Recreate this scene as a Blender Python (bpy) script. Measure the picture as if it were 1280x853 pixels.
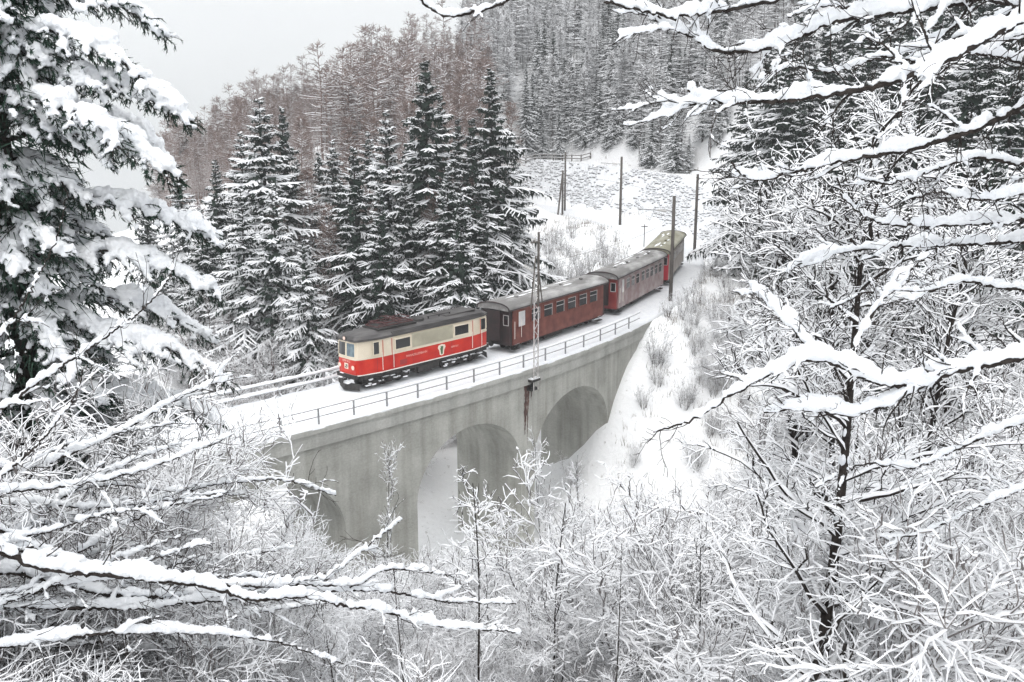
import bpy, math
import numpy as np

# ------------------------------------------------------------------ clear, camera, world, sun, exposure
for o in list(bpy.data.objects):
    bpy.data.objects.remove(o, do_unlink=True)
SC = bpy.context.scene
COL = SC.collection
R_ = math.radians

F_PX, CX, CY, HOR, CAM_H = 1244.0, 640.0, 426.5, 125.0, 16.6
PITCH = math.atan((CY - HOR) / F_PX)
cam_d = bpy.data.cameras.new("camera")
cam_d.sensor_width = 36.0
cam_d.lens = 36.0 * F_PX / 1280.0
cam_d.clip_start = 0.1
cam_d.clip_end = 5000
cam = bpy.data.objects.new("camera", cam_d)
COL.objects.link(cam)
cam.location = (0, 0, CAM_H)
cam.rotation_euler = (math.pi / 2 - PITCH, 0, 0)
SC.camera = cam

SUN_EL, SUN_AZ = R_(58), R_(200)       # behind the cloud, over the photographer's shoulder
world = bpy.data.worlds.new("World")
SC.world = world
world.use_nodes = True
wn, wl = world.node_tree.nodes, world.node_tree.links
wn.clear()
w_out = wn.new("ShaderNodeOutputWorld")
w_bg = wn.new("ShaderNodeBackground")
w_bg.inputs["Strength"].default_value = 0.1
w_sky = wn.new("ShaderNodeTexSky")
w_sky.sky_type = 'NISHITA'
w_sky.sun_disc = False
w_sky.sun_elevation = SUN_EL
w_sky.sun_rotation = SUN_AZ
w_hsv = wn.new("ShaderNodeHueSaturation")
w_hsv.inputs["Saturation"].default_value = 0.12
# overcast deck: three times brighter overhead than at the horizon
w_tc = wn.new("ShaderNodeTexCoord")
w_sep = wn.new("ShaderNodeSeparateXYZ")
w_ramp = wn.new("ShaderNodeValToRGB")
w_ramp.color_ramp.elements[0].position = 0.0
w_ramp.color_ramp.elements[0].color = (0.45, 0.465, 0.475, 1)
w_ramp.color_ramp.elements[1].position = 1.0
w_ramp.color_ramp.elements[1].color = (1.12, 1.13, 1.15, 1)
w_noise = wn.new("ShaderNodeTexNoise")
w_noise.inputs["Scale"].default_value = 2.2
w_noise.inputs["Detail"].default_value = 5
w_nr = wn.new("ShaderNodeMapRange")
w_nr.inputs["To Min"].default_value = 18.5
w_nr.inputs["To Max"].default_value = 23.0
w_mul = wn.new("ShaderNodeVectorMath"); w_mul.operation = 'SCALE'
w_mix = wn.new("ShaderNodeMixRGB"); w_mix.inputs["Fac"].default_value = 0.9
wl.new(w_sky.outputs[0], w_hsv.inputs["Color"])
wl.new(w_tc.outputs["Generated"], w_sep.inputs[0])
wl.new(w_sep.outputs["Z"], w_ramp.inputs[0])
wl.new(w_tc.outputs["Generated"], w_noise.inputs["Vector"])
wl.new(w_noise.outputs["Fac"], w_nr.inputs["Value"])
wl.new(w_ramp.outputs[0], w_mul.inputs[0])
wl.new(w_nr.outputs[0], w_mul.inputs["Scale"])
wl.new(w_hsv.outputs[0], w_mix.inputs["Color1"])
wl.new(w_mul.outputs[0], w_mix.inputs["Color2"])
wl.new(w_mix.outputs[0], w_bg.inputs["Color"])
wl.new(w_bg.outputs[0], w_out.inputs["Surface"])

sun_d = bpy.data.lights.new("sun", 'SUN')
sun_d.energy = 1.1
sun_d.angle = R_(28)
sun_d.color = (1.0, 0.96, 0.92)
sun = bpy.data.objects.new("sun", sun_d)
COL.objects.link(sun)
sun.rotation_euler = (math.pi / 2 - SUN_EL, 0, math.pi - SUN_AZ)
sun.location = (0, 0, 120)

SC.view_settings.view_transform = 'Standard'
SC.view_settings.look = 'None'
SC.view_settings.gamma = 1.0
SC.view_settings.use_curve_mapping = False
SC.view_settings.exposure = 0.1
SC.render.engine = 'CYCLES'
cy = SC.cycles
cy.max_bounces = 5
cy.diffuse_bounces = 4
cy.use_adaptive_sampling = True
cy.adaptive_threshold = 0.035
cy.adaptive_min_samples = 16
cy.glossy_bounces = 2
cy.transmission_bounces = 2
cy.transparent_max_bounces = 4
cy.volume_bounces = 0
cy.use_denoising = True
SC.render.film_transparent = False

# ------------------------------------------------------------------ helpers
def ray(px, py):
    u, v = (px - CX) / F_PX, (CY - py) / F_PX
    return np.array([u, math.cos(PITCH) + v * math.sin(PITCH), -math.sin(PITCH) + v * math.cos(PITCH)])

def at_d(px, py, D):
    d = ray(px, py)
    return np.array([0, 0, CAM_H]) + d * D / d[1]

def at_z(px, py, z):
    d = ray(px, py)
    return np.array([0, 0, CAM_H]) + d * (z - CAM_H) / d[2]

def proj(x, y, z):
    z = z - CAM_H
    zc = y * math.cos(PITCH) - z * math.sin(PITCH)
    yc = y * math.sin(PITCH) + z * math.cos(PITCH)
    return CX + F_PX * x / zc, CY - F_PX * yc / zc

def link(o, parent=None, loc=None, rotz=None):
    COL.objects.link(o)
    if parent is not None:
        o.parent = parent
    if loc is not None:
        o.location = [float(c) for c in loc]
    if rotz is not None:
        o.rotation_euler = (0, 0, float(rotz))
    return o

def tag(o, label=None, cat=None, group=None, kind=None):
    if label: o["label"] = label
    if cat: o["category"] = cat
    if group: o["group"] = group
    if kind: o["kind"] = kind
    return o

def empty(name, loc=(0, 0, 0), rotz=0.0, label=None, cat=None, group=None):
    o = bpy.data.objects.new(name, None)
    o.empty_display_size = 0.5
    link(o, None, loc, rotz)
    return tag(o, label, cat, group)

class MB:
    """collects faces and links them as one mesh object"""
    def __init__(self):
        self.v, self.q, self.t, self.qm, self.tm, self.n = [], [], [], [], [], 0
    def add(self, v, q=None, t=None, m=0):
        v = np.asarray(v, float).reshape(-1, 3)
        if q is not None and len(q):
            q = np.asarray(q, int).reshape(-1, 4)
            self.q.append(q + self.n)
            self.qm.append(np.broadcast_to(np.asarray(m, int), (len(q),)))
        if t is not None and len(t):
            t = np.asarray(t, int).reshape(-1, 3)
            self.t.append(t + self.n)
            self.tm.append(np.broadcast_to(np.asarray(m, int), (len(t),)))
        self.v.append(v)
        self.n += len(v)
    def box(self, c, s, m=0, rz=0.0):
        c, s = np.asarray(c, float), np.asarray(s, float) / 2
        p = np.array([[x, y, z] for x in (-1, 1) for y in (-1, 1) for z in (-1, 1)], float) * s
        if rz:
            k, w = math.cos(rz), math.sin(rz)
            p = np.stack([p[:, 0] * k - p[:, 1] * w, p[:, 0] * w + p[:, 1] * k, p[:, 2]], 1)
        self.add(p + c, [[0, 1, 3, 2], [4, 6, 7, 5], [0, 4, 5, 1], [2, 3, 7, 6], [0, 2, 6, 4], [1, 5, 7, 3]], m=m)
    def tube(self, pts, r, k=8, m=0, caps=True):
        pts = np.asarray(pts, float)
        n = len(pts)
        r = np.broadcast_to(np.asarray(r, float), (n,))
        T = np.gradient(pts, axis=0)
        T /= np.linalg.norm(T, axis=1)[:, None] + 1e-9
        ref = np.array([0, 0, 1.0]) if abs(T[:, 2]).max() < 0.9 else np.array([0.31, 0.95, 0.0])
        A = np.cross(T, ref); A /= np.linalg.norm(A, axis=1)[:, None] + 1e-9
        B = np.cross(A, T)
        an = np.linspace(0, 2 * math.pi, k, endpoint=False)
        V = pts[:, None] + r[:, None, None] * (A[:, None] * np.cos(an)[None, :, None] + B[:, None] * np.sin(an)[None, :, None])
        i, j = np.meshgrid(np.arange(n - 1), np.arange(k), indexing='ij')
        q = np.stack([i * k + j, i * k + (j + 1) % k, (i + 1) * k + (j + 1) % k, (i + 1) * k + j], -1).reshape(-1, 4)
        V = V.reshape(-1, 3)
        tr = []
        if caps:
            V = np.vstack([V, pts[0], pts[-1]])
            for j in range(k):
                tr.append([n * k, (j + 1) % k, j])
                tr.append([n * k + 1, (n - 1) * k + j, (n - 1) * k + (j + 1) % k])
        base = self.n
        self.add(V, q, tr, m)
    def bar(self, a, b, r, k=6, m=0):
        self.tube([a, b], r, k, m)
    def sheet(self, G, m=0):
        """G: (n, k, 3) grid of points"""
        n, k = G.shape[:2]
        i, j = np.meshgrid(np.arange(n - 1), np.arange(k - 1), indexing='ij')
        q = np.stack([i * k + j, i * k + j + 1, (i + 1) * k + j + 1, (i + 1) * k + j], -1).reshape(-1, 4)
        self.add(G.reshape(-1, 3), q, m=m)
    def mesh(self, name, mats, smooth=False):
        me = bpy.data.meshes.new(name)
        V = np.concatenate(self.v) if self.v else np.zeros((0, 3))
        q = np.concatenate(self.q) if self.q else np.zeros((0, 4), int)
        t = np.concatenate(self.t) if self.t else np.zeros((0, 3), int)
        mi = np.concatenate(self.qm + self.tm) if (self.qm or self.tm) else np.zeros(0, int)
        me.vertices.add(len(V)); me.vertices.foreach_set("co", V.astype(np.float32).ravel())
        nl = len(q) * 4 + len(t) * 3
        me.loops.add(nl)
        me.loops.foreach_set("vertex_index", np.concatenate([q.ravel(), t.ravel()]).astype(np.int32))
        me.polygons.add(len(q) + len(t))
        st = np.concatenate([np.arange(len(q)) * 4, len(q) * 4 + np.arange(len(t)) * 3]).astype(np.int32)
        me.polygons.foreach_set("loop_start", st)
        for m in (mats if isinstance(mats, (list, tuple)) else [mats]):
            me.materials.append(m)
        me.polygons.foreach_set("material_index", mi.astype(np.int32))
        me.polygons.foreach_set("use_smooth", np.full(len(mi), bool(smooth)))
        me.update(calc_edges=True)
        me.validate()
        return me
    def build(self, name, mats, parent=None, loc=None, rotz=None, smooth=False):
        o = bpy.data.objects.new(name, self.mesh(name, mats, smooth))
        return link(o, parent, loc, rotz)

def limbs(mb, P, R, S, bark=0, snow=1, ks=4, thr=0.38):
    """batch of tapering twigs P (B,n,3) with radius R (B,n) carrying a ridge of snow S (B,n) on their upper side"""
    P = np.asarray(P, float)
    B, n = P.shape[:2]
    R = np.broadcast_to(R, (B, n)); S = np.broadcast_to(S, (B, n))
    T = np.gradient(P, axis=1)
    T /= np.linalg.norm(T, axis=2)[..., None] + 1e-9
    A = np.cross(T, np.array([0, 0, 1.0]))
    L = np.linalg.norm(A, axis=2)
    A = np.where(L[..., None] < 0.05, np.array([1.0, 0, 0]), A / (L[..., None] + 1e-9))
    U = np.cross(A, T)
    Se = S * np.clip((L - 0.3) / 0.45, 0, 1)
    r, s = R[..., None], Se[..., None]
    if ks == 4:
        ring = np.stack([P - U * r, P + A * (r + 0.42 * s) + U * 0.12 * s, P + U * (r + s), P - A * (r + 0.42 * s) + U * 0.12 * s], 2)
        mk = np.array([0, 1, 1, 0])
    else:
        ring = np.stack([P - U * r, P + A * r * 0.95 - U * r * 0.1, P + A * (r + 0.45 * s) + U * (0.1 * r + 0.35 * s), P + A * 0.25 * s + U * (r + s),
                         P - A * 0.25 * s + U * (r + s), P - A * (r + 0.45 * s) + U * (0.1 * r + 0.35 * s), P - A * r * 0.95 - U * r * 0.1], 2)
        mk = np.array([0, 0, 1, 1, 1, 0, 0])
    k = ring.shape[2]
    b, i, j = np.meshgrid(np.arange(B), np.arange(n - 1), np.arange(k), indexing='ij')
    o = b * n * k
    q = np.stack([o + i * k + j, o + i * k + (j + 1) % k, o + (i + 1) * k + (j + 1) % k, o + (i + 1) * k + j], -1).reshape(-1, 4)
    seg = 0.5 * (L[:, 1:] + L[:, :-1]) > thr
    mm = np.where(seg[:, :, None] & (mk[None, None, :] == 1), snow, bark)
    mb.add(ring.reshape(-1, 3), q, m=mm.ravel())

def sample(P, t):
    """points and tangents at fraction t (B,) along polylines P (B,n,3)"""
    n = P.shape[1]
    x = np.clip(t, 0, 0.9999) * (n - 1)
    i = x.astype(int); f = (x - i)[:, None]
    b = np.arange(len(P))
    a, c = P[b, i], P[b, i + 1]
    d = c - a
    return a + d * f, d / (np.linalg.norm(d, axis=1)[:, None] + 1e-9), i, f[:, 0]

def walk(rng, base, d, L, n, wig=0.12, up=0.0, droop=0.0):
    """polylines from base along d with length L, n points"""
    B = len(base)
    P = np.zeros((B, n, 3)); P[:, 0] = base
    d = d / (np.linalg.norm(d, axis=1)[:, None] + 1e-9)
    st = (np.asarray(L, float) / (n - 1))[:, None]
    for i in range(1, n):
        P[:, i] = P[:, i - 1] + d * st
        d = d + rng.normal(0, wig, (B, 3)); d[:, 2] += up - droop * i / n
        d /= np.linalg.norm(d, axis=1)[:, None] + 1e-9
    return P

def grow(rng, P, R, per, t0, t1, length, ang, n, wig=0.12, up=0.0, droop=0.0, rs=0.55, taper=0.35, rmin=0.003, flat=0.0, falloff=0.6):
    """children of every parent limb"""
    B = len(P)
    idx = np.repeat(np.arange(B), per)
    t = rng.uniform(t0, t1, len(idx))
    base, T, i, f = sample(P[idx], t)
    rb = R[idx, i] * (1 - f) + R[idx, i + 1] * f
    v = rng.normal(0, 1, (len(idx), 3)); v[:, 2] *= (1 - flat)
    v -= T * (v * T).sum(1)[:, None]
    v /= np.linalg.norm(v, axis=1)[:, None] + 1e-9
    a = np.radians(ang) * rng.uniform(0.65, 1.3, len(idx))[:, None]
    d = T * np.cos(a) + v * np.sin(a)
    L = length * (1 - falloff * t) * rng.uniform(0.55, 1.25, len(idx))
    C = walk(rng, base, d, L, n, wig, up, droop)
    r0 = np.maximum(rb * rs, rmin)
    RR = np.maximum(r0[:, None] * np.linspace(1, taper, n)[None], rmin * 0.6)
    return C, RR

# ------------------------------------------------------------------ materials
def new_mat(name):
    m = bpy.data.materials.new(name)
    m.use_nodes = True
    return m, m.node_tree.nodes, m.node_tree.links, m.node_tree.nodes["Principled BSDF"]

def mat(name, c1, c2=None, rough=0.7, scale=4.0, bump=0.0, bscale=None, metallic=0.0, spec=None, stretch=None, detail=5.0, lo=0.35, hi=0.65):
    m, n, l, p = new_mat(name)
    p.inputs["Roughness"].default_value = rough
    p.inputs["Metallic"].default_value = metallic
    if spec is not None:
        p.inputs["Specular IOR Level"].default_value = spec
    tc = n.new("ShaderNodeTexCoord")
    vec = tc.outputs["Object"]
    if stretch:
        mp = n.new("ShaderNodeMapping"); mp.inputs["Scale"].default_value = stretch
        l.new(vec, mp.inputs["Vector"]); vec = mp.outputs[0]
    if c2 is None:
        p.inputs["Base Color"].default_value = (*c1, 1)
    else:
        t = n.new("ShaderNodeTexNoise"); t.inputs["Scale"].default_value = scale; t.inputs["Detail"].default_value = detail
        l.new(vec, t.inputs["Vector"])
        r = n.new("ShaderNodeValToRGB")
        r.color_ramp.elements[0].position = lo; r.color_ramp.elements[0].color = (*c1, 1)
        r.color_ramp.elements[1].position = hi; r.color_ramp.elements[1].color = (*c2, 1)
        l.new(t.outputs["Fac"], r.inputs[0]); l.new(r.outputs[0], p.inputs["Base Color"])
    if bump:
        t2 = n.new("ShaderNodeTexNoise"); t2.inputs["Scale"].default_value = bscale or scale * 4; t2.inputs["Detail"].default_value = 6
        l.new(vec, t2.inputs["Vector"])
        b = n.new("ShaderNodeBump"); b.inputs["Strength"].default_value = bump; b.inputs["Distance"].default_value = 0.05
        l.new(t2.outputs["Fac"], b.inputs["Height"]); l.new(b.outputs[0], p.inputs["Normal"])
    return m

SNOW_SHADED = mat("snow", (0.74, 0.76, 0.79), (0.82, 0.835, 0.85), rough=0.8, scale=3, bump=0.5, bscale=22, spec=0.15)  # base colour lowered to paint shade into the snow on near branches
SNOW_TWIG = mat("snow_on_twigs", (0.86, 0.87, 0.89), rough=0.8, spec=0.1)
BARK = mat("dark_bark", (0.018, 0.015, 0.014), (0.045, 0.038, 0.034), rough=0.9, scale=20, spec=0.1)
BARK_BROWN = mat("brown_twig_bark", (0.07, 0.045, 0.042), (0.11, 0.072, 0.065), rough=0.9, scale=3, spec=0.1)
LARCH_BARK = mat("larch_bark", (0.145, 0.102, 0.088), (0.24, 0.178, 0.157), rough=0.9, scale=0.6, spec=0.1)
GREY_BARK = mat("grey_twig_bark", (0.07, 0.062, 0.062), (0.15, 0.135, 0.13), rough=0.9, scale=2, spec=0.1)
SHRUB_BARK = mat("lightened_rimed_bark", (0.12, 0.108, 0.106), (0.27, 0.25, 0.245), rough=0.9, scale=3, spec=0.1)  # rimed bark, its colour also raised to paint brightness into the thicket
NEEDLE = mat("spruce_needles", (0.010, 0.018, 0.014), (0.022, 0.036, 0.026), rough=0.8, scale=2, spec=0.1)
NEEDLE_NEAR = mat("near_spruce_needles", (0.012, 0.028, 0.020), (0.03, 0.06, 0.042), rough=0.7, scale=6, spec=0.2)
def concrete_mat(name, c1, c2, streak):
    m, n, l, p = new_mat(name)
    p.inputs["Roughness"].default_value = 0.9
    tc = n.new("ShaderNodeTexCoord")
    def noise(scale, st, det=6, lo=0.35, hi=0.65):
        mp = n.new("ShaderNodeMapping"); mp.inputs["Scale"].default_value = st
        t = n.new("ShaderNodeTexNoise"); t.inputs["Scale"].default_value = scale; t.inputs["Detail"].default_value = det
        r = n.new("ShaderNodeMapRange"); r.inputs["From Min"].default_value = lo; r.inputs["From Max"].default_value = hi
        l.new(tc.outputs["Object"], mp.inputs["Vector"]); l.new(mp.outputs[0], t.inputs["Vector"]); l.new(t.outputs["Fac"], r.inputs["Value"])
        return r.outputs[0]
    big = noise(0.55, (1, 1, 1), 8)
    run = noise(1.6, (1.2, 1.2, 0.07), 7, 0.42, 0.75)
    fine = noise(7, (1, 1, 1.4), 8)
    mx = n.new("ShaderNodeMixRGB"); mx.inputs["Color1"].default_value = (*c1, 1); mx.inputs["Color2"].default_value = (*c2, 1); l.new(big, mx.inputs["Fac"])
    m2 = n.new("ShaderNodeMixRGB"); m2.blend_type = 'MULTIPLY'; m2.inputs["Color2"].default_value = (0.62, 0.61, 0.58, 1)
    mm = n.new("ShaderNodeMath"); mm.operation = 'MULTIPLY'; mm.inputs[1].default_value = streak; l.new(run, mm.inputs[0]); l.new(mm.outputs[0], m2.inputs["Fac"]); l.new(mx.outputs[0], m2.inputs["Color1"])
    m3 = n.new("ShaderNodeMixRGB"); m3.blend_type = 'MULTIPLY'; m3.inputs["Color2"].default_value = (0.86, 0.86, 0.85, 1); l.new(fine, m3.inputs["Fac"]); l.new(m2.outputs[0], m3.inputs["Color1"])
    # board marks of the formwork
    sp = n.new("ShaderNodeSeparateXYZ"); l.new(tc.outputs["Object"], sp.inputs[0])
    md = n.new("ShaderNodeMath"); md.operation = 'PINGPONG'; md.inputs[1].default_value = 0.24; l.new(sp.outputs["Z"], md.inputs[0])
    ln = n.new("ShaderNodeMapRange"); ln.inputs["From Min"].default_value = 0.0; ln.inputs["From Max"].default_value = 0.02; ln.inputs["To Min"].default_value = 0.22; ln.inputs["To Max"].default_value = 0.0; l.new(md.outputs[0], ln.inputs["Value"])
    m4 = n.new("ShaderNodeMixRGB"); m4.blend_type = 'MULTIPLY'; m4.inputs["Color2"].default_value = (0.5, 0.5, 0.48, 1); l.new(ln.outputs[0], m4.inputs["Fac"]); l.new(m3.outputs[0], m4.inputs["Color1"])
    l.new(m4.outputs[0], p.inputs["Base Color"])
    b = n.new("ShaderNodeBump"); b.inputs["Strength"].default_value = 0.3; b.inputs["Distance"].default_value = 0.03; l.new(fine, b.inputs["Height"]); l.new(b.outputs[0], p.inputs["Normal"])
    return m
CONCRETE = concrete_mat("weathered_concrete", (0.36, 0.36, 0.33), (0.48, 0.48, 0.445), 0.8)
CONCRETE_LIGHT = concrete_mat("pale_concrete", (0.40, 0.40, 0.375), (0.52, 0.52, 0.49), 0.55)
RUST = mat("rust_stain", (0.035, 0.014, 0.012), (0.14, 0.075, 0.06), rough=0.9, scale=3, stretch=(3, 3, 0.6))
STEEL = mat("galvanised_steel", (0.24, 0.245, 0.25), (0.38, 0.385, 0.39), rough=0.6, scale=5, metallic=0.3)
DARKSTEEL = mat("dark_steel", (0.02, 0.02, 0.02), (0.05, 0.045, 0.042), rough=0.6, scale=6, metallic=0.4)
WOOD = mat("weathered_wood", (0.07, 0.06, 0.055), (0.13, 0.115, 0.10), rough=0.9, scale=3, stretch=(6, 6, 0.5))
RED = mat("red_paint", (0.46, 0.010, 0.005), (0.58, 0.028, 0.010), rough=0.35, scale=1.5, spec=0.4)
CREAM = mat("cream_paint", (0.66, 0.58, 0.45), (0.74, 0.66, 0.53), rough=0.4, scale=1.2, spec=0.4)
GRILLE = mat("louvre_grey_paint", (0.44, 0.41, 0.32), (0.52, 0.49, 0.38), rough=0.5, scale=2)
WHITE = mat("white_paint", (0.8, 0.76, 0.70), rough=0.5)
ROOF_LOCO = mat("dark_roof_paint", (0.03, 0.027, 0.027), (0.085, 0.08, 0.078), rough=0.55, scale=1.2, stretch=(0.5, 2, 2))
MAROON = mat("maroon_paint", (0.16, 0.016, 0.018), (0.24, 0.035, 0.03), rough=0.4, scale=1.0)
MAROON_DUSTY = mat("snow_dusted_maroon", (0.105, 0.018, 0.012), (0.20, 0.058, 0.038), rough=0.55, scale=1.6, detail=8)
MAROON_GREY = mat("road_grey_maroon", (0.27, 0.17, 0.165), (0.42, 0.36, 0.355), rough=0.55, scale=1.3, detail=8)
BEIGE_GREY = mat("dusty_beige_grey_paint", (0.33, 0.28, 0.245), (0.46, 0.415, 0.375), rough=0.6, scale=1.3, detail=8)
ENDDARK = mat("dark_end_wall", (0.012, 0.008, 0.008), (0.03, 0.012, 0.012), rough=0.6, scale=2)
ENDRED = mat("bright_red_end_wall", (0.45, 0.012, 0.03), rough=0.45)
ROOF_SNOWY = mat("snow_dusted_roof", (0.17, 0.165, 0.16), (0.44, 0.435, 0.43), rough=0.8, scale=0.9, stretch=(0.5, 1.5, 1.5), detail=8, lo=0.42, hi=0.72, bump=0.2, bscale=6)
ROOF_OLIVE = mat("snow_dusted_olive_roof", (0.22, 0.21, 0.15), (0.42, 0.41, 0.34), rough=0.8, scale=0.9, stretch=(0.5, 1.5, 1.5), detail=8, lo=0.4, hi=0.75)
GLASS = mat("dark_window_glass", (0.010, 0.011, 0.013), rough=0.08, spec=0.6)
GLASS_BLUE = mat("windscreen_painted_reflection", (0.05, 0.085, 0.11), (0.14, 0.20, 0.23), rough=0.08, scale=3, spec=0.7)  # mottled blue in the base colour paints a reflection onto the pane
GLASS_FROST = mat("frosted_window_glass", (0.55, 0.55, 0.55), (0.68, 0.68, 0.68), rough=0.5, scale=2)
FRAME_GREY = mat("window_frame_metal", (0.42, 0.40, 0.39), rough=0.5)
LAMP = mat("headlamp_glass", (0.85, 0.62, 0.52), rough=0.25)
STONE = mat("grey_stone", (0.10, 0.10, 0.10), (0.30, 0.30, 0.30), rough=0.9, scale=2)
CREST_W = mat("crest_white", (0.78, 0.66, 0.55), rough=0.5)
CREST_G = mat("crest_green", (0.06, 0.13, 0.05), rough=0.5)
LETTER = mat("pale_lettering", (0.78, 0.42, 0.36), rough=0.5)
INSUL = mat("glazed_insulator", (0.5, 0.49, 0.48), rough=0.25)

# ------------------------------------------------------------------ the railway curve
DS = 0.25
S_ARR = np.arange(-60, 150 + DS, DS)
def _curve():
    k = np.where(S_ARR < 3, 1 / 190.0, 1 / 84.0)
    k = np.where(S_ARR > 70, 1 / 70.0, k)
    ang = np.cumsum(k) * DS
    i0 = np.argmin(abs(S_ARR))
    ang = ang - ang[i0] + R_(46.5)
    x = np.cumsum(np.cos(ang)) * DS; y = np.cumsum(np.sin(ang)) * DS
    return x - x[i0] - 5.9, y - y[i0] + 60.0, ang
TX, TY, TA = _curve()
def trk(s, d=0.0, z=0.0):
    x, y, a = np.interp(s, S_ARR, TX), np.interp(s, S_ARR, TY), np.interp(s, S_ARR, TA)
    return np.stack(np.broadcast_arrays(x - np.sin(a) * d, y + np.cos(a) * d, np.asarray(z, float)), -1)
def trk_ang(s):
    return float(np.interp(s, S_ARR, TA))

# ------------------------------------------------------------------ terrain
CP = np.array([
    # the photographer's slope
    (0, -12, 20), (-15, -12, 21), (15, -12, 20), (0, 0, 14.6), (-8, 0, 15.2), (8, 0, 14.8), (0, 10, 8.6), (0, 20, 2.6), (0, 30, -3.4), (0, 38, -8), (-5, 44, -10.5),
    (-12, 8, 10), (-18, 20, 4.5), (-20, 32, -2), (12, 10, 9), (20, 22, 4.5), (28, 34, 3), (14, 30, -2), (14, 42, -8), (22, 46, -3),
    (-30, 30, 3), (-24, 40, -3), (-17, 44, -7), (-40, 45, 4), (-60, 40, 12),
    # valley floor and far bank
    (-2, 50, -12.5), (8, 55, -11.5), (-8, 64, -13), (-18, 62, -11), (-30, 62, -8), (-14, 76, -9), (15.5, 69, -6.5), (15, 60, -10), (17, 78, -1.8), (18, 88, -1.2), (22, 100, -0.8), (24, 110, -0.3), (22, 66, -4.5), (24, 80, 0),
    # right hand wood
    (30, 55, 1), (32, 72, 3), (45, 60, 8), (45, 85, 12), (36, 100, 7), (60, 80, 18), (34, 125, 8), (50, 120, 18), (85, 100, 32),
    # inside the curve
    (5, 88, -1.2), (9, 97, -0.6), (-3, 74, -11.5), (-6, 84, -6), (0, 95, -2), (6, 112, -0.6), (4, 130, -0.6), (3, 146, -0.6), (-4, 149, -0.6), (10, 141, -0.6), (-4, 120, -1.5), (-12, 100, -3.5), (-22, 85, -6), (-30, 100, -2), (-10, 140, -0.4),
    (-18, 120, 0), (-45, 90, -4), (-40, 130, 2), (-20, 150, 5),
    # above the stone slope
    (24, 124, 4.2), (20, 143, 5.6), (12, 160, 6.4), (0, 166, 6.6), (-10, 168, 7), (30, 140, 8), (20, 158, 8), (6, 172, 8), (-8, 178, 9),
    # far mountain
    (40, 170, 26), (15, 200, 24), (0, 215, 26), (50, 230, 60), (14, 262, 62), (-4, 250, 26), (90, 180, 56), (120, 260, 110), (20, 320, 100), (90, 340, 130),
    # larch ridge falling to the left
    (-20, 190, 17), (-34, 195, 9), (-50, 200, 1.5), (-64, 200, -4), (-30, 225, 12), (-60, 235, -8), (-85, 200, -14), (-70, 160, -8), (-60, 120, -4), (-110, 200, -26), (-110, 120, -16), (-100, 60, -4),
    (-45, 250, -4), (-24, 255, 6), (-12, 262, 18), (-60, 300, -28), (-30, 300, -10), (-10, 310, 8), (-100, 300, -50), (-40, 400, -50), (0, 450, 20), (-100, 450, -90), (-200, 150, -50), (60, 450, 130),
], float)
CP = np.vstack([CP] + [[[*trk(s_, d_)[:2], z_]] for s_, d_, z_ in [(24.5, -3.6, -0.8), (20.5, -3.6, -1.7), (18.3, -3.6, -3.4), (16.7, -3.6, -5.6), (15.2, -3.8, -9.6), (12.5, -3.8, -11.8), (8, -3.8, -12.6), (3, -3.6, -13.6), (16.6, -1.8, -8.8), (16.6, 0, -11.0), (16.6, 2.6, -12.4), (13, 0, -12.8), (13, 3, -12.2), (8, 0, -13), (2, 2.6, -13.6), (-4, -3.6, -13.6), (20, 6, -9), (26, 7, -4.5), (24, -7, -2.0), (20, -7, -4.8), (15, -8, -10), (8, -9, -12.5), (0, -9, -13)]])
FAR = np.array([(-900, -300, 40), (0, -500, 200), (900, -300, 240), (900, 900, 320), (0, 1100, -120), (-400, 900, -170), (-900, 900, -200), (-900, 300, -180), (-400, 300, -110), (900, 300, 300), (400, 500, 260)], float)
CP = np.vstack([CP, FAR])
def _tps_fit():
    X = CP[:, :2] / 50; n = len(X)
    d2 = ((X[:, None] - X[None]) ** 2).sum(-1)
    K = 0.5 * d2 * np.log(d2 + 1e-12) + np.eye(n) * 0.004
    A = np.zeros((n + 3, n + 3)); A[:n, :n] = K
    A[:n, n] = 1; A[:n, n + 1:] = X; A[n, :n] = 1; A[n + 1:, :n] = X.T
    return X, np.linalg.solve(A, np.concatenate([CP[:, 2], np.zeros(3)]))
_TX, _TW = _tps_fit()
_TS = np.arange(-60, 150, 1.0)
_TP = trk(_TS)[:, :2]
TA_S = np.interp(_TS, S_ARR, TA)
BANK_S, BANK_T = [50, 62, 76, 92, 126], [0.1, 1.3, 3.8, 5.6, 6.3]
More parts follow.
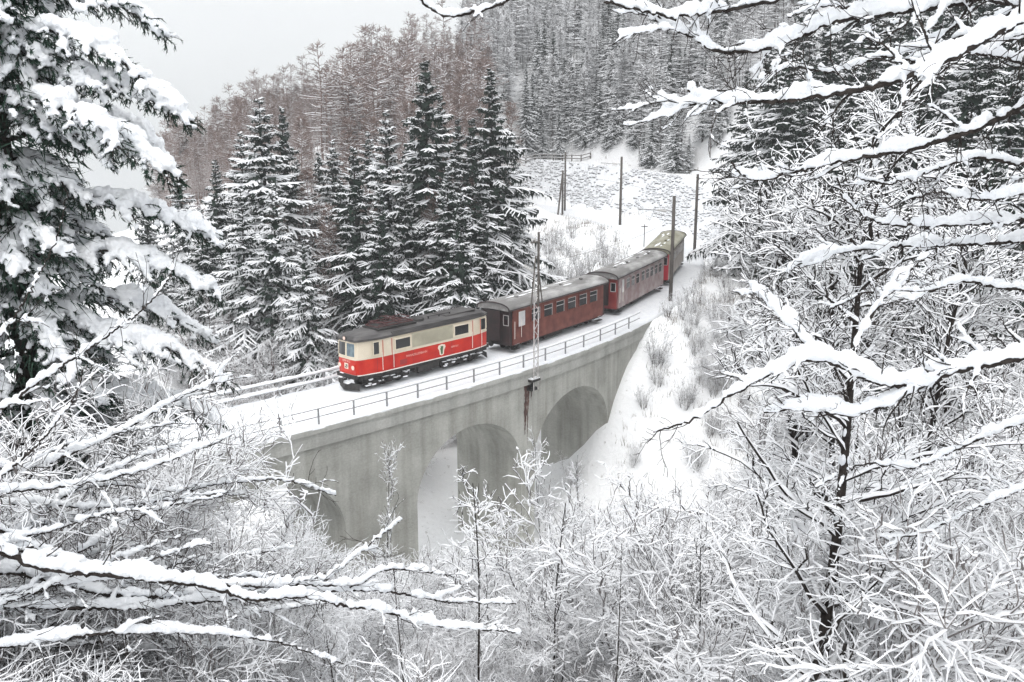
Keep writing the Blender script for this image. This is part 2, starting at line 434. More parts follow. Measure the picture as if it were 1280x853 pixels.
def height(x, y):
    x = np.atleast_1d(np.asarray(x, float)); y = np.atleast_1d(np.asarray(y, float))
    q = np.stack([x, y], -1) / 50
    n = len(_TX)
    z = np.zeros(len(q)); 
    for k in range(0, len(q), 20000):
        c = q[k:k + 20000]
        d2 = ((c[:, None] - _TX[None]) ** 2).sum(-1)
        z[k:k + 20000] = (0.5 * d2 * np.log(d2 + 1e-12)) @ _TW[:n] + _TW[n] + c @ _TW[n + 1:]
    # small lumps
    z += 0.22 * np.sin(x * 0.9 + 1.3 * np.sin(y * 0.37)) * np.sin(y * 0.8 + 1.1 * np.sin(x * 0.41)) + 0.5 * np.sin(x * 0.21 + 2) * np.sin(y * 0.17 + 0.5)
    # the formation the train runs on, beyond the viaduct
    near = (x > -60) & (x < 60) & (y > 10) & (y < 200)
    if near.any():
        p = np.stack([x[near], y[near]], -1)
        d = np.sqrt(((p[:, None] - _TP[None]) ** 2).sum(-1))
        j = d.argmin(1); dm = d[np.arange(len(p)), j]; s = _TS[j]
        w = np.clip((7.0 - dm) / 4.0, 0, 1); w = w * w * (3 - 2 * w)
        w = w * np.clip((s - 21) / 3, 0, 1)
        zn = z[near]; zn = zn * (1 - w) + (-0.42) * w
        # keep clear under the deck
        wd = np.clip((4.5 - dm) / 1.0, 0, 1) * np.clip((24 - s) / 2.0, 0, 1)
        zn = np.where(wd > 0, np.minimum(zn, zn * (1 - wd) + np.minimum(zn, -1.1) * wd), zn)
        # the bank cut along the outside of the far bend, faced with stone
        tw = np.array([np.cos(TA_S[j]), np.sin(TA_S[j])])
        sg = -((p - _TP[j]) * np.stack([-np.sin(TA_S[j]), np.cos(TA_S[j])], -1)).sum(-1)      # distance to the outer side
        top = np.interp(s, BANK_S, BANK_T)
        u = (sg - 4.3) / (1.45 * np.maximum(top, 0.2))
        zb = np.where(u < 1, -0.75 + (top + 0.5) * np.clip(u, 0, 1), top - 0.22)
        past = sg - 4.3 - 1.45 * top
        wb = np.where(u < 0, 0, np.clip(1 - (past - 5) / 7.0, 0, 1)) * np.clip((s - 48) / 4, 0, 1) * np.clip((132 - s) / 6, 0, 1) * (top > 0.25)
        zn = zn * (1 - wb) + zb * wb
        z[near] = zn
    return z
def H1(x, y):
    return float(height([x], [y])[0])

def build_terrain():
    def axis(lo, hi, fine_lo, fine_hi, step):
        mid = np.arange(fine_lo, fine_hi + step, step)
        def tail(a, b):
            n = 26
            t = np.linspace(0, 1, n)[1:]
            return a + (b - a) * t ** 2.4
        return np.concatenate([tail(fine_lo, lo)[::-1], mid, tail(mid[-1], hi)])
    xs = axis(-900, 900, -110, 110, 1.1)
    ys = axis(-500, 1100, -15, 260, 1.1)
    gx, gy = np.meshgrid(xs, ys, indexing='ij')
    gz = height(gx.ravel(), gy.ravel()).reshape(gx.shape)
    m = MB()
    m.sheet(np.stack([gx, gy, gz], -1))
    g, n, l, p = new_mat("snowy_ground")
    p.inputs["Roughness"].default_value = 0.85
    p.inputs["Specular IOR Level"].default_value = 0.15
    tc = n.new("ShaderNodeTexCoord")
    t1 = n.new("ShaderNodeTexNoise"); t1.inputs["Scale"].default_value = 1.7; t1.inputs["Detail"].default_value = 8; t1.inputs["Roughness"].default_value = 0.7
    r1 = n.new("ShaderNodeValToRGB")
    r1.color_ramp.elements[0].position = 0.30; r1.color_ramp.elements[0].color = (0.50, 0.49, 0.48, 1)
    r1.color_ramp.elements[1].position = 0.40; r1.color_ramp.elements[1].color = (0.89, 0.90, 0.91, 1)
    t2 = n.new("ShaderNodeTexNoise"); t2.inputs["Scale"].default_value = 2.5; t2.inputs["Detail"].default_value = 7
    b = n.new("ShaderNodeBump"); b.inputs["Strength"].default_value = 0.35; b.inputs["Distance"].default_value = 0.3
    l.new(tc.outputs["Object"], t1.inputs["Vector"]); l.new(tc.outputs["Object"], t2.inputs["Vector"])
    l.new(t1.outputs["Fac"], r1.inputs[0]); l.new(r1.outputs[0], p.inputs["Base Color"])
    l.new(t2.outputs["Fac"], b.inputs["Height"]); l.new(b.outputs[0], p.inputs["Normal"])
    o = m.build("terrain", g, smooth=True)
    o["kind"] = "structure"
build_terrain()

# snow lying on the deck and the formation
def build_trackbed():
    m = MB()
    s = np.arange(-40, 148, 0.5)
    prof = [(-3.50, -0.50), (-3.46, -0.36), (-3.0, -0.33), (-2.2, -0.25), (-1.5, -0.05), (-0.9, 0.02), (0, 0.04), (0.9, 0.02), (1.5, -0.05), (2.1, -0.2), (2.75, -0.3), (2.82, -0.5)]
    rng = np.random.default_rng(3)
    rows = []
    for d, z in prof:
        w = 0.02 * np.sin(s * 1.7 + d * 3) + 0.015 * np.sin(s * 4.1 + d * 7)
        rows.append(trk(s, d + w, z + w * 0.6))
    m.sheet(np.stack(rows, 1))
    o = m.build("snow_covered_trackbed", SNOW_SHADED, smooth=True)
    o["kind"] = "structure"
build_trackbed()

# ------------------------------------------------------------------ viaduct
S0, S1 = -36.0, 26.0
OUT, INN = -3.25, 2.6
ARCHES = [(-24.0, 4.5), (-12.6, 4.5), (1.5, 4.5), (12.0, 4.6)]          # centre along the curve, half span (on the outer face)
SPRING, CROWN = -7.0, -3.1
def build_viaduct():
    root = empty("railway_viaduct", trk(0, 0, -12), 0, "curved grey concrete viaduct with round arches carrying the red train", "viaduct")
    inv = trk(0, 0, -12)
    m = MB()
    ss = set(np.arange(S0, S1 + 0.1, 1.0).tolist())
    for c, h in ARCHES:
        ss |= set((c + h * np.cos(np.linspace(0, math.pi, 33))).tolist())
    ss = sorted(ss)
    cl = [ss[0]]
    for v in ss[1:]:
        if v - cl[-1] > 1e-3: cl.append(v)
    ss = np.array(cl)
    def bottom(a, b):
        mid = (a + b) / 2
        for c, h in ARCHES:
            if abs(mid - c) < h:
                f = lambda s: SPRING + (CROWN - SPRING) * math.sqrt(max(0, 1 - ((s - c) / h) ** 2))
                return f(a), f(b), True
        return -15.0, -15.0, False
    TOPZ = -1.45
    for a, b in zip(ss[:-1], ss[1:]):
        za, zb, op = bottom(a, b)
        for d in (OUT, INN):
            m.add([trk(a, d, za), trk(b, d, zb), trk(b, d, TOPZ), trk(a, d, TOPZ)], [[0, 1, 2, 3]])
        if op:
            m.add([trk(a, OUT, za), trk(b, OUT, zb), trk(b, INN, zb), trk(a, INN, za)], [[0, 1, 2, 3]])
    for c, h in ARCHES:
        for e in (c - h, c + h):
            m.add([trk(e, OUT, -15), trk(e, OUT, SPRING), trk(e, INN, SPRING), trk(e, INN, -15)], [[0, 1, 2, 3]])
    for e in (S0, S1):
        m.add([trk(e, OUT, -15), trk(e, OUT, TOPZ), trk(e, INN, TOPZ), trk(e, INN, -15)], [[0, 1, 2, 3]])
    V = m.v; m.v = [v - inv for v in V]
    m.build("wall", CONCRETE, root)
    s = np.arange(S0, S1 + 0.01, 0.5)
    def sweep(name, prof, mt):
        mm = MB()
        pr = prof + [prof[0]]
        mm.sheet(np.stack([trk(s, d, z) - inv for d, z in pr], 1))
        for e in (0, -1):
            P = np.array([trk(s[e], d, z) - inv for d, z in prof])
            mm.add(P, [[0, 1, 2, 3]])
        return mm.build(name, mt, root)
    sweep("spandrel_band", [(OUT - 0.14, -0.74), (OUT - 0.14, -1.55), (INN + 0.14, -1.55), (INN + 0.14, -0.74)], CONCRETE_LIGHT)
    sweep("coping", [(OUT - 0.26, -0.47), (OUT - 0.26, -0.737), (INN + 0.24, -0.737), (INN + 0.24, -0.47)], CONCRETE_LIGHT)
    # rust run below the mast bracket
    rng = np.random.default_rng(5)
    mm = MB()
    for c00, ln, w0 in ((-0.28, 3.4, 0.15), (-0.05, 2.2, 0.10), (-0.5, 1.5, 0.07), (0.16, 1.2, 0.06), (-0.16, 4.2, 0.05)):
        st = np.linspace(-1.57, -1.57 - ln, 26)
        w = w0 * np.interp(st, [-1.57 - ln, -1.57 - ln * 0.6, -1.57], [0.12, 0.8, 1.0]) * rng.uniform(0.55, 1.4, 26)
        c0 = SM - 0.1 + c00 + np.cumsum(rng.normal(0, 0.012, 26))
        e = OUT - 0.008 - 0.002 * abs(c00) * 5
        mm.sheet(np.stack([np.array([trk(c - ww, e, z) for c, ww, z in zip(c0, w, st)]), np.array([trk(c + ww, e, z) for c, ww, z in zip(c0, w, st)])], 1) - inv)
    mm.build("rust_stain", RUST, root)
SM = 6.9
build_viaduct()

# railings
def build_railing(name, d, s_from, s_to, step, snow_all, label, rr, zt, zm, z0):
    root = empty(name, trk(s_from, d, z0), 0, label, "railing")
    inv = trk(s_from, d, z0)
    sp = np.arange(s_from, s_to + 0.01, step)
    proto = None
    for i, s in enumerate(sp):
        if proto is None:
            mm = MB(); mm.box((0, 0, (zt - z0) / 2), (0.09, 0.07, zt - z0)); mm.box((0, 0, 0.03), (0.2, 0.16, 0.06))
            o = mm.build("post", STEEL, root); proto = o
        else:
            o = proto.copy(); COL.objects.link(o); o.parent = root
        o.location = [float(c) for c in trk(s, d, z0) - inv]
        o.rotation_euler = (0, 0, trk_ang(s))
    s = np.arange(s_from - 0.8, s_to + 0.8, 0.5)
    for nm, z in (("top_rail", zt), ("mid_rail", zm)):
        mm = MB(); mm.tube(trk(s, d, z) - inv, rr, 8); mm.build(nm, STEEL, root, smooth=True)
    rng = np.random.default_rng(int(abs(d) * 100))
    for z, frac in ((zt, 1.0), (zm, 0.55 if not snow_all else 1.0)):
        mm = MB()
        if snow_all:
            sa = s
            th = 0.11 if z == zt else 0.12
        else:
            sa = s[s > (-7.8 if z == zt else 900)]
            th = 0.095
        if len(sa) < 3: continue
        P = trk(sa, d, z) - inv
        S = th * rng.uniform(0.6, 1.25, len(sa)); S[0] = 0.005
        P[:, 2] += rr * 0.4
        limbs(mm, P[None], np.full((1, len(sa)), rr * 1.12), S[None], bark=0, snow=0, ks=7)
        mm.build("snow_ridge", SNOW_TWIG, root, smooth=True)
build_railing("bridge_railing", -3.22, -27.5, 21, 2.25, False, "thin grey steel railing along the near edge of the viaduct, in front of the train", 0.032, 0.52, 0.08, -0.42)
build_railing("bridge_railing", 2.55, -27.0, 12, 3.1, True, "railing along the far edge of the viaduct behind the train, both rails thick with snow", 0.045, 0.62, 0.12, -0.4)

# ------------------------------------------------------------------ the train
def outline_prism(m, outl, z0, z1, mi=0, inset0=0.0, inset1=0.0, cap=False):
    """wall between two heights round a plan outline (n,2); insets shrink it towards its middle line"""
    o = np.asarray(outl, float); n = len(o)
    def ins(k):
        q = o.copy()
        q[:, 1] = np.sign(q[:, 1]) * np.maximum(abs(q[:, 1]) - k, 0.02)
        mx = abs(o[:, 0]).max()
        q[:, 0] = q[:, 0] * (mx - k) / mx
        return q
    a, b = ins(inset0), ins(inset1)
    V = np.vstack([np.c_[a, np.full(n, z0)], np.c_[b, np.full(n, z1)]])
    q = [[i, (i + 1) % n, n + (i + 1) % n, n + i] for i in range(n)]
    m.add(V, q, m=mi)
    if cap:
        c = np.array([[o[:, 0].mean(), 0, z1]])
        V2 = np.vstack([np.c_[b, np.full(n, z1)], c])
        m.add(V2, None, [[i, (i + 1) % n, n] for i in range(n)], m=mi)

def text_mesh(txt, size, extrude=0.004):
    cu = bpy.data.curves.new("lettering", 'FONT')
    cu.body = txt; cu.size = size; cu.extrude = extrude
    cu.align_x = 'CENTER'; cu.align_y = 'CENTER'
    t = bpy.data.objects.new("lettering", cu); COL.objects.link(t)
    bpy.context.view_layer.update()
    dg = bpy.context.evaluated_depsgraph_get()
    me = bpy.data.meshes.new_from_object(t.evaluated_get(dg))
    bpy.data.objects.remove(t, do_unlink=True); bpy.data.curves.remove(cu)
    me.name = "lettering"
    me.materials.clear(); me.materials.append(LETTER)
    return me

def wheelset(m, x, r=0.4, gauge=0.38, mi=0):
    for sy in (-1, 1):
        a = np.linspace(0, 1, 2)
        m.tube([(x, sy * gauge - 0.06, r), (x, sy * gauge + 0.06, r)], r, 20, mi)
    m.tube([(x, -0.42, r), (x, 0.42, r)], 0.07, 8, mi)

def window(root, x0, x1, z0, z1, y, fm, gm, bars=0, transom=None, fw=0.06, name="window"):
    """framed pane on a side wall at y (sign gives the side)"""
    sy = 1 if y > 0 else -1
    g = MB(); g.box(((x0 + x1) / 2, y + sy * 0.006, (z0 + z1) / 2), (x1 - x0, 0.03, z1 - z0))
    pane = g.build(name, gm, root)
    f = MB()
    yy = y + sy * 0.022
    f.box(((x0 + x1) / 2, yy, z1 + fw / 2), (x1 - x0 + 2 * fw, 0.05, fw)); f.box(((x0 + x1) / 2, yy, z0 - fw / 2), (x1 - x0 + 2 * fw, 0.05, fw))
    f.box((x0 - fw / 2, yy, (z0 + z1) / 2), (fw, 0.05, z1 - z0)); f.box((x1 + fw / 2, yy, (z0 + z1) / 2), (fw, 0.05, z1 - z0))
    if transom is not None:
        f.box(((x0 + x1) / 2, yy, transom), (x1 - x0, 0.05, 0.05))
    f.build("frame", fm, pane)

def place_vehicle(name, s, label, cat, half=4.5):
    a, b = trk(s - half), trk(s + half)
    c = (a + b) / 2
    d = a - b                          # +X points to the front of the train
    return empty(name, (c[0], c[1], 0.02), math.atan2(d[1], d[0]), label, cat)

def build_loco():
    root = place_vehicle("electric_locomotive", 0.0, "red and cream electric locomotive with folded pantograph leading the train over the viaduct", "locomotive", 3.6)
    L, W = 5.42, 1.2                    # half length, half width
    def plan(x_end=L, w_end=0.78):
        p = [(3.75, W), (4.9, 1.0), (5.22, 0.90), (5.36, w_end), (L, 0.45), (L, -0.45), (5.36, -w_end), (5.22, -0.90), (4.9, -1.0), (3.75, -W)]
        q = [(-x, -y) for x, y in p]
        return np.array(p + q)
    pl = plan()
    zB, zBelt, zE = 1.0, 1.98, 3.05
    m = MB(); outline_prism(m, pl, zB, zBelt, cap=True)
    m.build("lower_body", RED, root)
    m = MB(); outline_prism(m, pl, zBelt, zE, 0, 0.0, 0.05, cap=True)
    m.build("upper_body", CREAM, root)
    # white lines
    m = MB(); outline_prism(m, pl * [1.003, 1.009], zBelt - 0.05, zBelt + 0.05); m.build("waist_line", CREAM, root)
    m = MB(); outline_prism(m, pl * [1.003, 1.009], zB - 0.015, zB + 0.05); m.build("skirt_line", WHITE, root)
    # roof
    m = MB()
    outline_prism(m, pl * [1.012, 1.04], zE - 0.04, zE + 0.09, 0, 0.02, 0.02)
    outline_prism(m, pl * [1.012, 1.04], zE + 0.09, zE + 0.24, 0, 0.02, 0.22)
    outline_prism(m, pl * [1.012, 1.04], zE + 0.24, zE + 0.34, 0, 0.22, 0.62)
    outline_prism(m, pl * [1.012, 1.04], zE + 0.34, zE + 0.37, 0, 0.62, 1.0, cap=True)
    m.build("roof", ROOF_LOCO, root, smooth=False)
    # raised roof walkway edge with gutter line
    m = MB()
    for sy in (-1, 1):
        m.box((-0.9, sy * 1.16, zE + 0.16), (7.6, 0.1, 0.1))
        m.box((-0.9, sy * 1.06, zE + 0.22), (7.6, 0.16, 0.06))
    m.build("roof_gutter", ROOF_LOCO, root)
    # underframe
    m = MB(); m.box((0, 0, 0.86), (10.2, 2.1, 0.26)); m.box((0, 0, 0.62), (2.0, 1.9, 0.46)); m.box((0.3, 0.9, 0.55), (1.1, 0.35, 0.4))
    m.build("underframe", DARKSTEEL, root)
    for xc in (3.05, -3.05):
        m = MB()
        for dx in (-1.15, 0, 1.15):
            wheelset(m, xc + dx, 0.41)
        for sy in (-1, 1):
            m.box((xc, sy * 0.82, 0.5), (3.3, 0.10, 0.26))
            for dx in (-1.15, 0, 1.15):
                m.box((xc + dx, sy * 0.90, 0.42), (0.3, 0.14, 0.3)); m.tube([(xc + dx, sy * 0.96, 0.42), (xc + dx, sy * 1.0, 0.42)], 0.13, 10)
            for dx in (-0.57, 0.57):
                m.box((xc + dx, sy * 0.93, 0.34), (0.85, 0.06, 0.07)); m.tube([(xc + dx, sy * 0.93, 0.35), (xc + dx, sy * 0.93, 0.72)], 0.07, 8)
        m.box((xc, 0, 0.5), (3.2, 0.7, 0.2))
        b = m.build("bogie", DARKSTEEL, root)
        m = MB(); rng = np.random.default_rng(int(xc * 10) + 50)
        for k in range(46):
            x = xc + rng.uniform(-1.65, 1.65); z = rng.choice([0.30, 0.63, 0.40, 0.58])
            m.box((x, rng.choice([-1, 1]) * rng.uniform(0.86, 1.0), z + 0.03), (rng.uniform(0.1, 0.4), rng.uniform(0.06, 0.14), rng.uniform(0.03, 0.08)), rz=rng.uniform(-0.2, 0.2))
        m.build("clinging_snow", SNOW_TWIG, b)
    # front gear
    for sx in (1, -1):
        m = MB(); m.box((sx * 5.35, 0, 0.92), (0.3, 1.7, 0.24)); m.tube([(sx * 5.45, 0, 0.72), (sx * 5.85, 0, 0.72)], 0.07, 8)
        m.tube([(sx * 5.82, 0, 0.72), (sx * 5.90, 0, 0.72)], 0.2, 14)
        m.build("coupler", DARKSTEEL, root)
        m = MB(); m.add([(sx * 5.25, -0.95, 0.12), (sx * 5.7, 0, 0.12), (sx * 5.25, 0.95, 0.12), (sx * 5.2, -0.95, 0.52), (sx * 5.5, 0, 0.52), (sx * 5.2, 0.95, 0.52)], [[0, 1, 4, 3], [1, 2, 5, 4]])
        m.build("snow_plough", DARKSTEEL, root)
    m = MB(); m.box((5.62, 0.05, 0.55), (0.16, 0.75, 0.06)); m.box((5.88, 0, 0.93), (0.1, 0.26, 0.05)); m.box((5.56, 0.35, 0.60), (0.12, 0.2, 0.1)); m.box((5.55, -0.3, 1.06), (0.1, 0.3, 0.03))
    m.build("front_snow", SNOW_TWIG, root)
    # windscreens (slightly raked with the cab)
    for sy in (-1, 1):
        for sx in (1, -1):
            m = MB(); c0 = sx * (L + 0.004)
            a, b = 0.05 * sy, 0.72 * sy
            z0, z1 = 2.12, 2.90
            xr = lambda z: sx * (L + 0.012 - 0.05 * (z - zBelt) / (zE - zBelt) * 1.0)
            off = sx * -0.052
            m.add([(xr(z0), a, z0), (xr(z0), 0.42 * sy, z0), (xr(z1), 0.42 * sy, z1), (xr(z1), a, z1)], [[0, 1, 2, 3]])
            m.add([(xr(z0), 0.42 * sy, z0), (xr(z0) + off, b, z0), (xr(z1) + off, b, z1), (xr(z1), 0.42 * sy, z1)], [[0, 1, 2, 3]])
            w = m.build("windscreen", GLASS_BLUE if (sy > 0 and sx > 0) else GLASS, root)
            f = MB()
            for z in (z0 - 0.03, z1 + 0.03):
                f.bar((xr(z) + 0.01 * sx, a, z), (xr(z) + 0.01 * sx, 0.42 * sy, z), 0.035); f.bar((xr(z) + 0.01 * sx, 0.42 * sy, z), (xr(z) + off + 0.01 * sx, b, z), 0.035)
            f.bar((xr(z0), a - 0.02 * sy, z0), (xr(z1), a - 0.02 * sy, z1), 0.035); f.bar((xr(z0) + off, b + 0.03 * sy, z0), (xr(z1) + off, b + 0.03 * sy, z1), 0.035)
            f.build("frame", CREAM, w)
    # side windows, doors, louvres
    for sy in (1, -1):
        Y = sy * (W - 0.018)
        for (x0, x1, z0, z1) in ((2.68 - 1.18 + 0.05, 2.68, 2.2, 2.78), (-3.32, -2.13, 2.2, 2.78)):
            window(root, x0, x1, z0, z1, Y, CREAM, GLASS, fw=0.09)
        yc = sy * 1.09
        window(root, 3.92, 4.32, 2.16, 2.88, sy * (1.155), CREAM, GLASS, fw=0.05)
        window(root, -4.96, -4.55, 2.16, 2.88, sy * 1.055, CREAM, GLASS, fw=0.05)
        for xd in (3.3, -4.05):
            m = MB()
            for e in (-0.34, 0.34):
                m.box((xd + e, sy * (W + 0.004), 1.98), (0.03, 0.02, 1.9))
            d = m.build("door", RED, root)
            m = MB(); m.bar((xd - 0.42, sy * (W + 0.05), 1.15), (xd - 0.42, sy * (W + 0.05), 2.2), 0.018); m.bar((xd + 0.42, sy * (W + 0.05), 1.15), (xd + 0.42, sy * (W + 0.05), 2.2), 0.018)
            m.build("handrail", WHITE, d)
            m = MB()
            for z in (0.35, 0.62, 0.9):
                m.box((xd, sy * 1.16, z), (0.5, 0.16, 0.04))
            m.build("step", DARKSTEEL, root)
        m = MB(); m.box((-0.30, Y + sy * 0.0, 2.5), (3.35, 0.05, 0.84))
        for k in range(16):
            m.box((-0.30, Y + sy * 0.03, 2.12 + k * 0.051), (3.2, 0.03, 0.016))
        m.build("louvre_panel", GRILLE, root)
        # crest
        m = MB()
        sh = np.array([(-0.27, 0.30), (-0.33, 0.16), (-0.2, -0.05), (-0.17, -0.3), (0, -0.36), (0.17, -0.3), (0.2, -0.05), (0.33, 0.16), (0.27, 0.30), (0, 0.36)])
        cxx, czz = -1.0, 1.50
        V = [(cxx + a, sy * (W + 0.008), czz + b) for a, b in sh] + [(cxx, sy * (W + 0.008), czz)]
        m.add(V, None, [[i, (i + 1) % 10, 10] for i in range(10)])
        cr = m.build("crest", CREST_W, root)
        m = MB()
        sh2 = np.array([(-0.14, 0.22), (-0.10, 0.0), (-0.08, -0.26), (0.05, -0.28), (0.10, -0.05), (0.14, 0.1), (0.05, 0.16), (0.1, 0.24)])
        V = [(cxx + a, sy * (W + 0.012), czz + b) for a, b in sh2] + [(cxx, sy * (W + 0.012), czz)]
        m.add(V, None, [[i, (i + 1) % 8, 8] for i in range(8)])
        m.build("charge", CREST_G, cr)
        for txt, sz, xx, zz in (("MARIAZELLERBAHN", 0.19, 1.05, 1.62), ("1099 013", 0.17, -2.1, 1.52)):
            o = bpy.data.objects.new("lettering", text_mesh(txt, sz)); link(o, root, (xx, sy * (W + 0.006), zz))
            o.rotation_euler = (math.pi / 2, 0, math.pi if sy > 0 else 0)
        m = MB(); m.box((2.1, sy * (W + 0.002), 1.33), (0.55, 0.012, 0.3)); m.build("access_panel", mat("faded_red_paint", (0.30, 0.02, 0.02), rough=0.5), root)
        m = MB()
        for xj in (2.78, 1.3, -1.85, -3.55, 4.05):
            m.box((xj, sy * (W + 0.0 if abs(xj) < 3.7 else 1.15), 1.5), (0.02, 0.012, 0.9))
        m.build("panel_joint", mat("dark_joint_red", (0.25, 0.012, 0.012), rough=0.6), root)  # joints drawn as thin strips of a darker red
    # number, badge and lamps on the front
    o = bpy.data.objects.new("lettering", text_mesh("1099 013", 0.2)); link(o, root, (L + 0.012, 0, 1.80)); o.rotation_euler = (math.pi / 2, 0, math.pi / 2)
    m = MB(); m.box((L + 0.012, 0.0, 1.50), (0.02, 0.34, 0.34)); bd = m.build("badge", CREST_W, root)
    m = MB(); a = np.linspace(R_(200), R_(480), 14)
    m.tube(np.stack([np.full(14, L + 0.028), 0.09 * np.cos(a), 1.50 + 0.09 * np.sin(a)], 1), 0.018, 6); m.bar((L + 0.028, -0.1, 1.42), (L + 0.028, 0.1, 1.6), 0.018)
    m.build("emblem", DARKSTEEL, bd)
    for sy, y, z, r in ((1, 0.62, 1.48, 0.13), (-1, -0.62, 1.48, 0.13), (0, 0, 3.17, 0.1)):
        m = MB(); xx = 5.36 if sy else 5.44
        m.tube([(xx, y, z), (xx + 0.1, y, z)], r, 16); h = m.build("headlight", LAMP, root)
        m = MB(); m.tube([(xx - 0.05, y, z), (xx + 0.07, y, z)], r + 0.035, 16); m.build("bezel", RED if sy else ROOF_LOCO, h)
    # roof equipment: folded pantograph, resistor boxes, insulators
    zr = zE + 0.37
    m = MB()
    for sy in (-1, 1):
        m.bar((0.7, sy * 0.55, zr + 0.14), (3.5, sy * 0.55, zr + 0.14), 0.035)
        m.bar((0.8, sy * 0.5, zr + 0.2), (3.3, sy * 0.42, zr + 0.34), 0.03); m.bar((3.4, sy * 0.5, zr + 0.2), (0.9, sy * 0.42, zr + 0.40), 0.03)
    for x in (0.7, 1.6, 2.6, 3.5):
        m.bar((x, -0.55, zr + 0.14), (x, 0.55, zr + 0.14), 0.03)
    m.bar((3.3, -0.42, zr + 0.34), (3.3, 0.42, zr + 0.34), 0.03); m.bar((0.9, -0.42, zr + 0.4), (0.9, 0.42, zr + 0.4), 0.03)
    for x in (1.9, 2.2):
        m.tube([(x, -0.85, zr + 0.34), (x, -0.6, zr + 0.45), (x, 0.6, zr + 0.45), (x, 0.85, zr + 0.34)], 0.03, 6)
    pan = m.build("pantograph", mat("dark_red_frame", (0.05, 0.011, 0.011), (0.085, 0.02, 0.02), rough=0.6), root)
    for x in (0.75, 3.45):
        for sy in (-1, 1):
            m = MB(); m.tube([(x, sy * 0.55, zr - 0.14), (x, sy * 0.55, zr), (x, sy * 0.55, zr + 0.12)], [0.07, 0.09, 0.05], 10); m.build("insulator", DARKSTEEL, pan)
    m = MB(); m.box((2.1, 0, zr + 0.02), (3.0, 1.5, 0.1)); m.build("pantograph_tray", DARKSTEEL, root)
    m = MB(); m.tube([(0.05, 0.1, zr - 0.05), (0.05, 0.1, zr + 0.1), (0.05, 0.1, zr + 0.17)], [0.5, 0.46, 0.2], 18); m.build("roof_dome", DARKSTEEL, root)
    m = MB(); m.box((-3.2, 0, zr + 0.0), (2.6, 1.3, 0.06)); m.build("roof_hatch", ROOF_LOCO, root)
    m = MB(); m.tube([(-0.6, 0.35, zr + 0.12), (-2.6, 0.35, zr + 0.12)], 0.02, 6)
    for x in (-0.7, -1.6, -2.5):
        m.tube([(x, 0.35, zr - 0.03), (x, 0.35, zr + 0.12)], 0.045, 8)
    m.build("roof_busbar", DARKSTEEL, root)
build_loco()

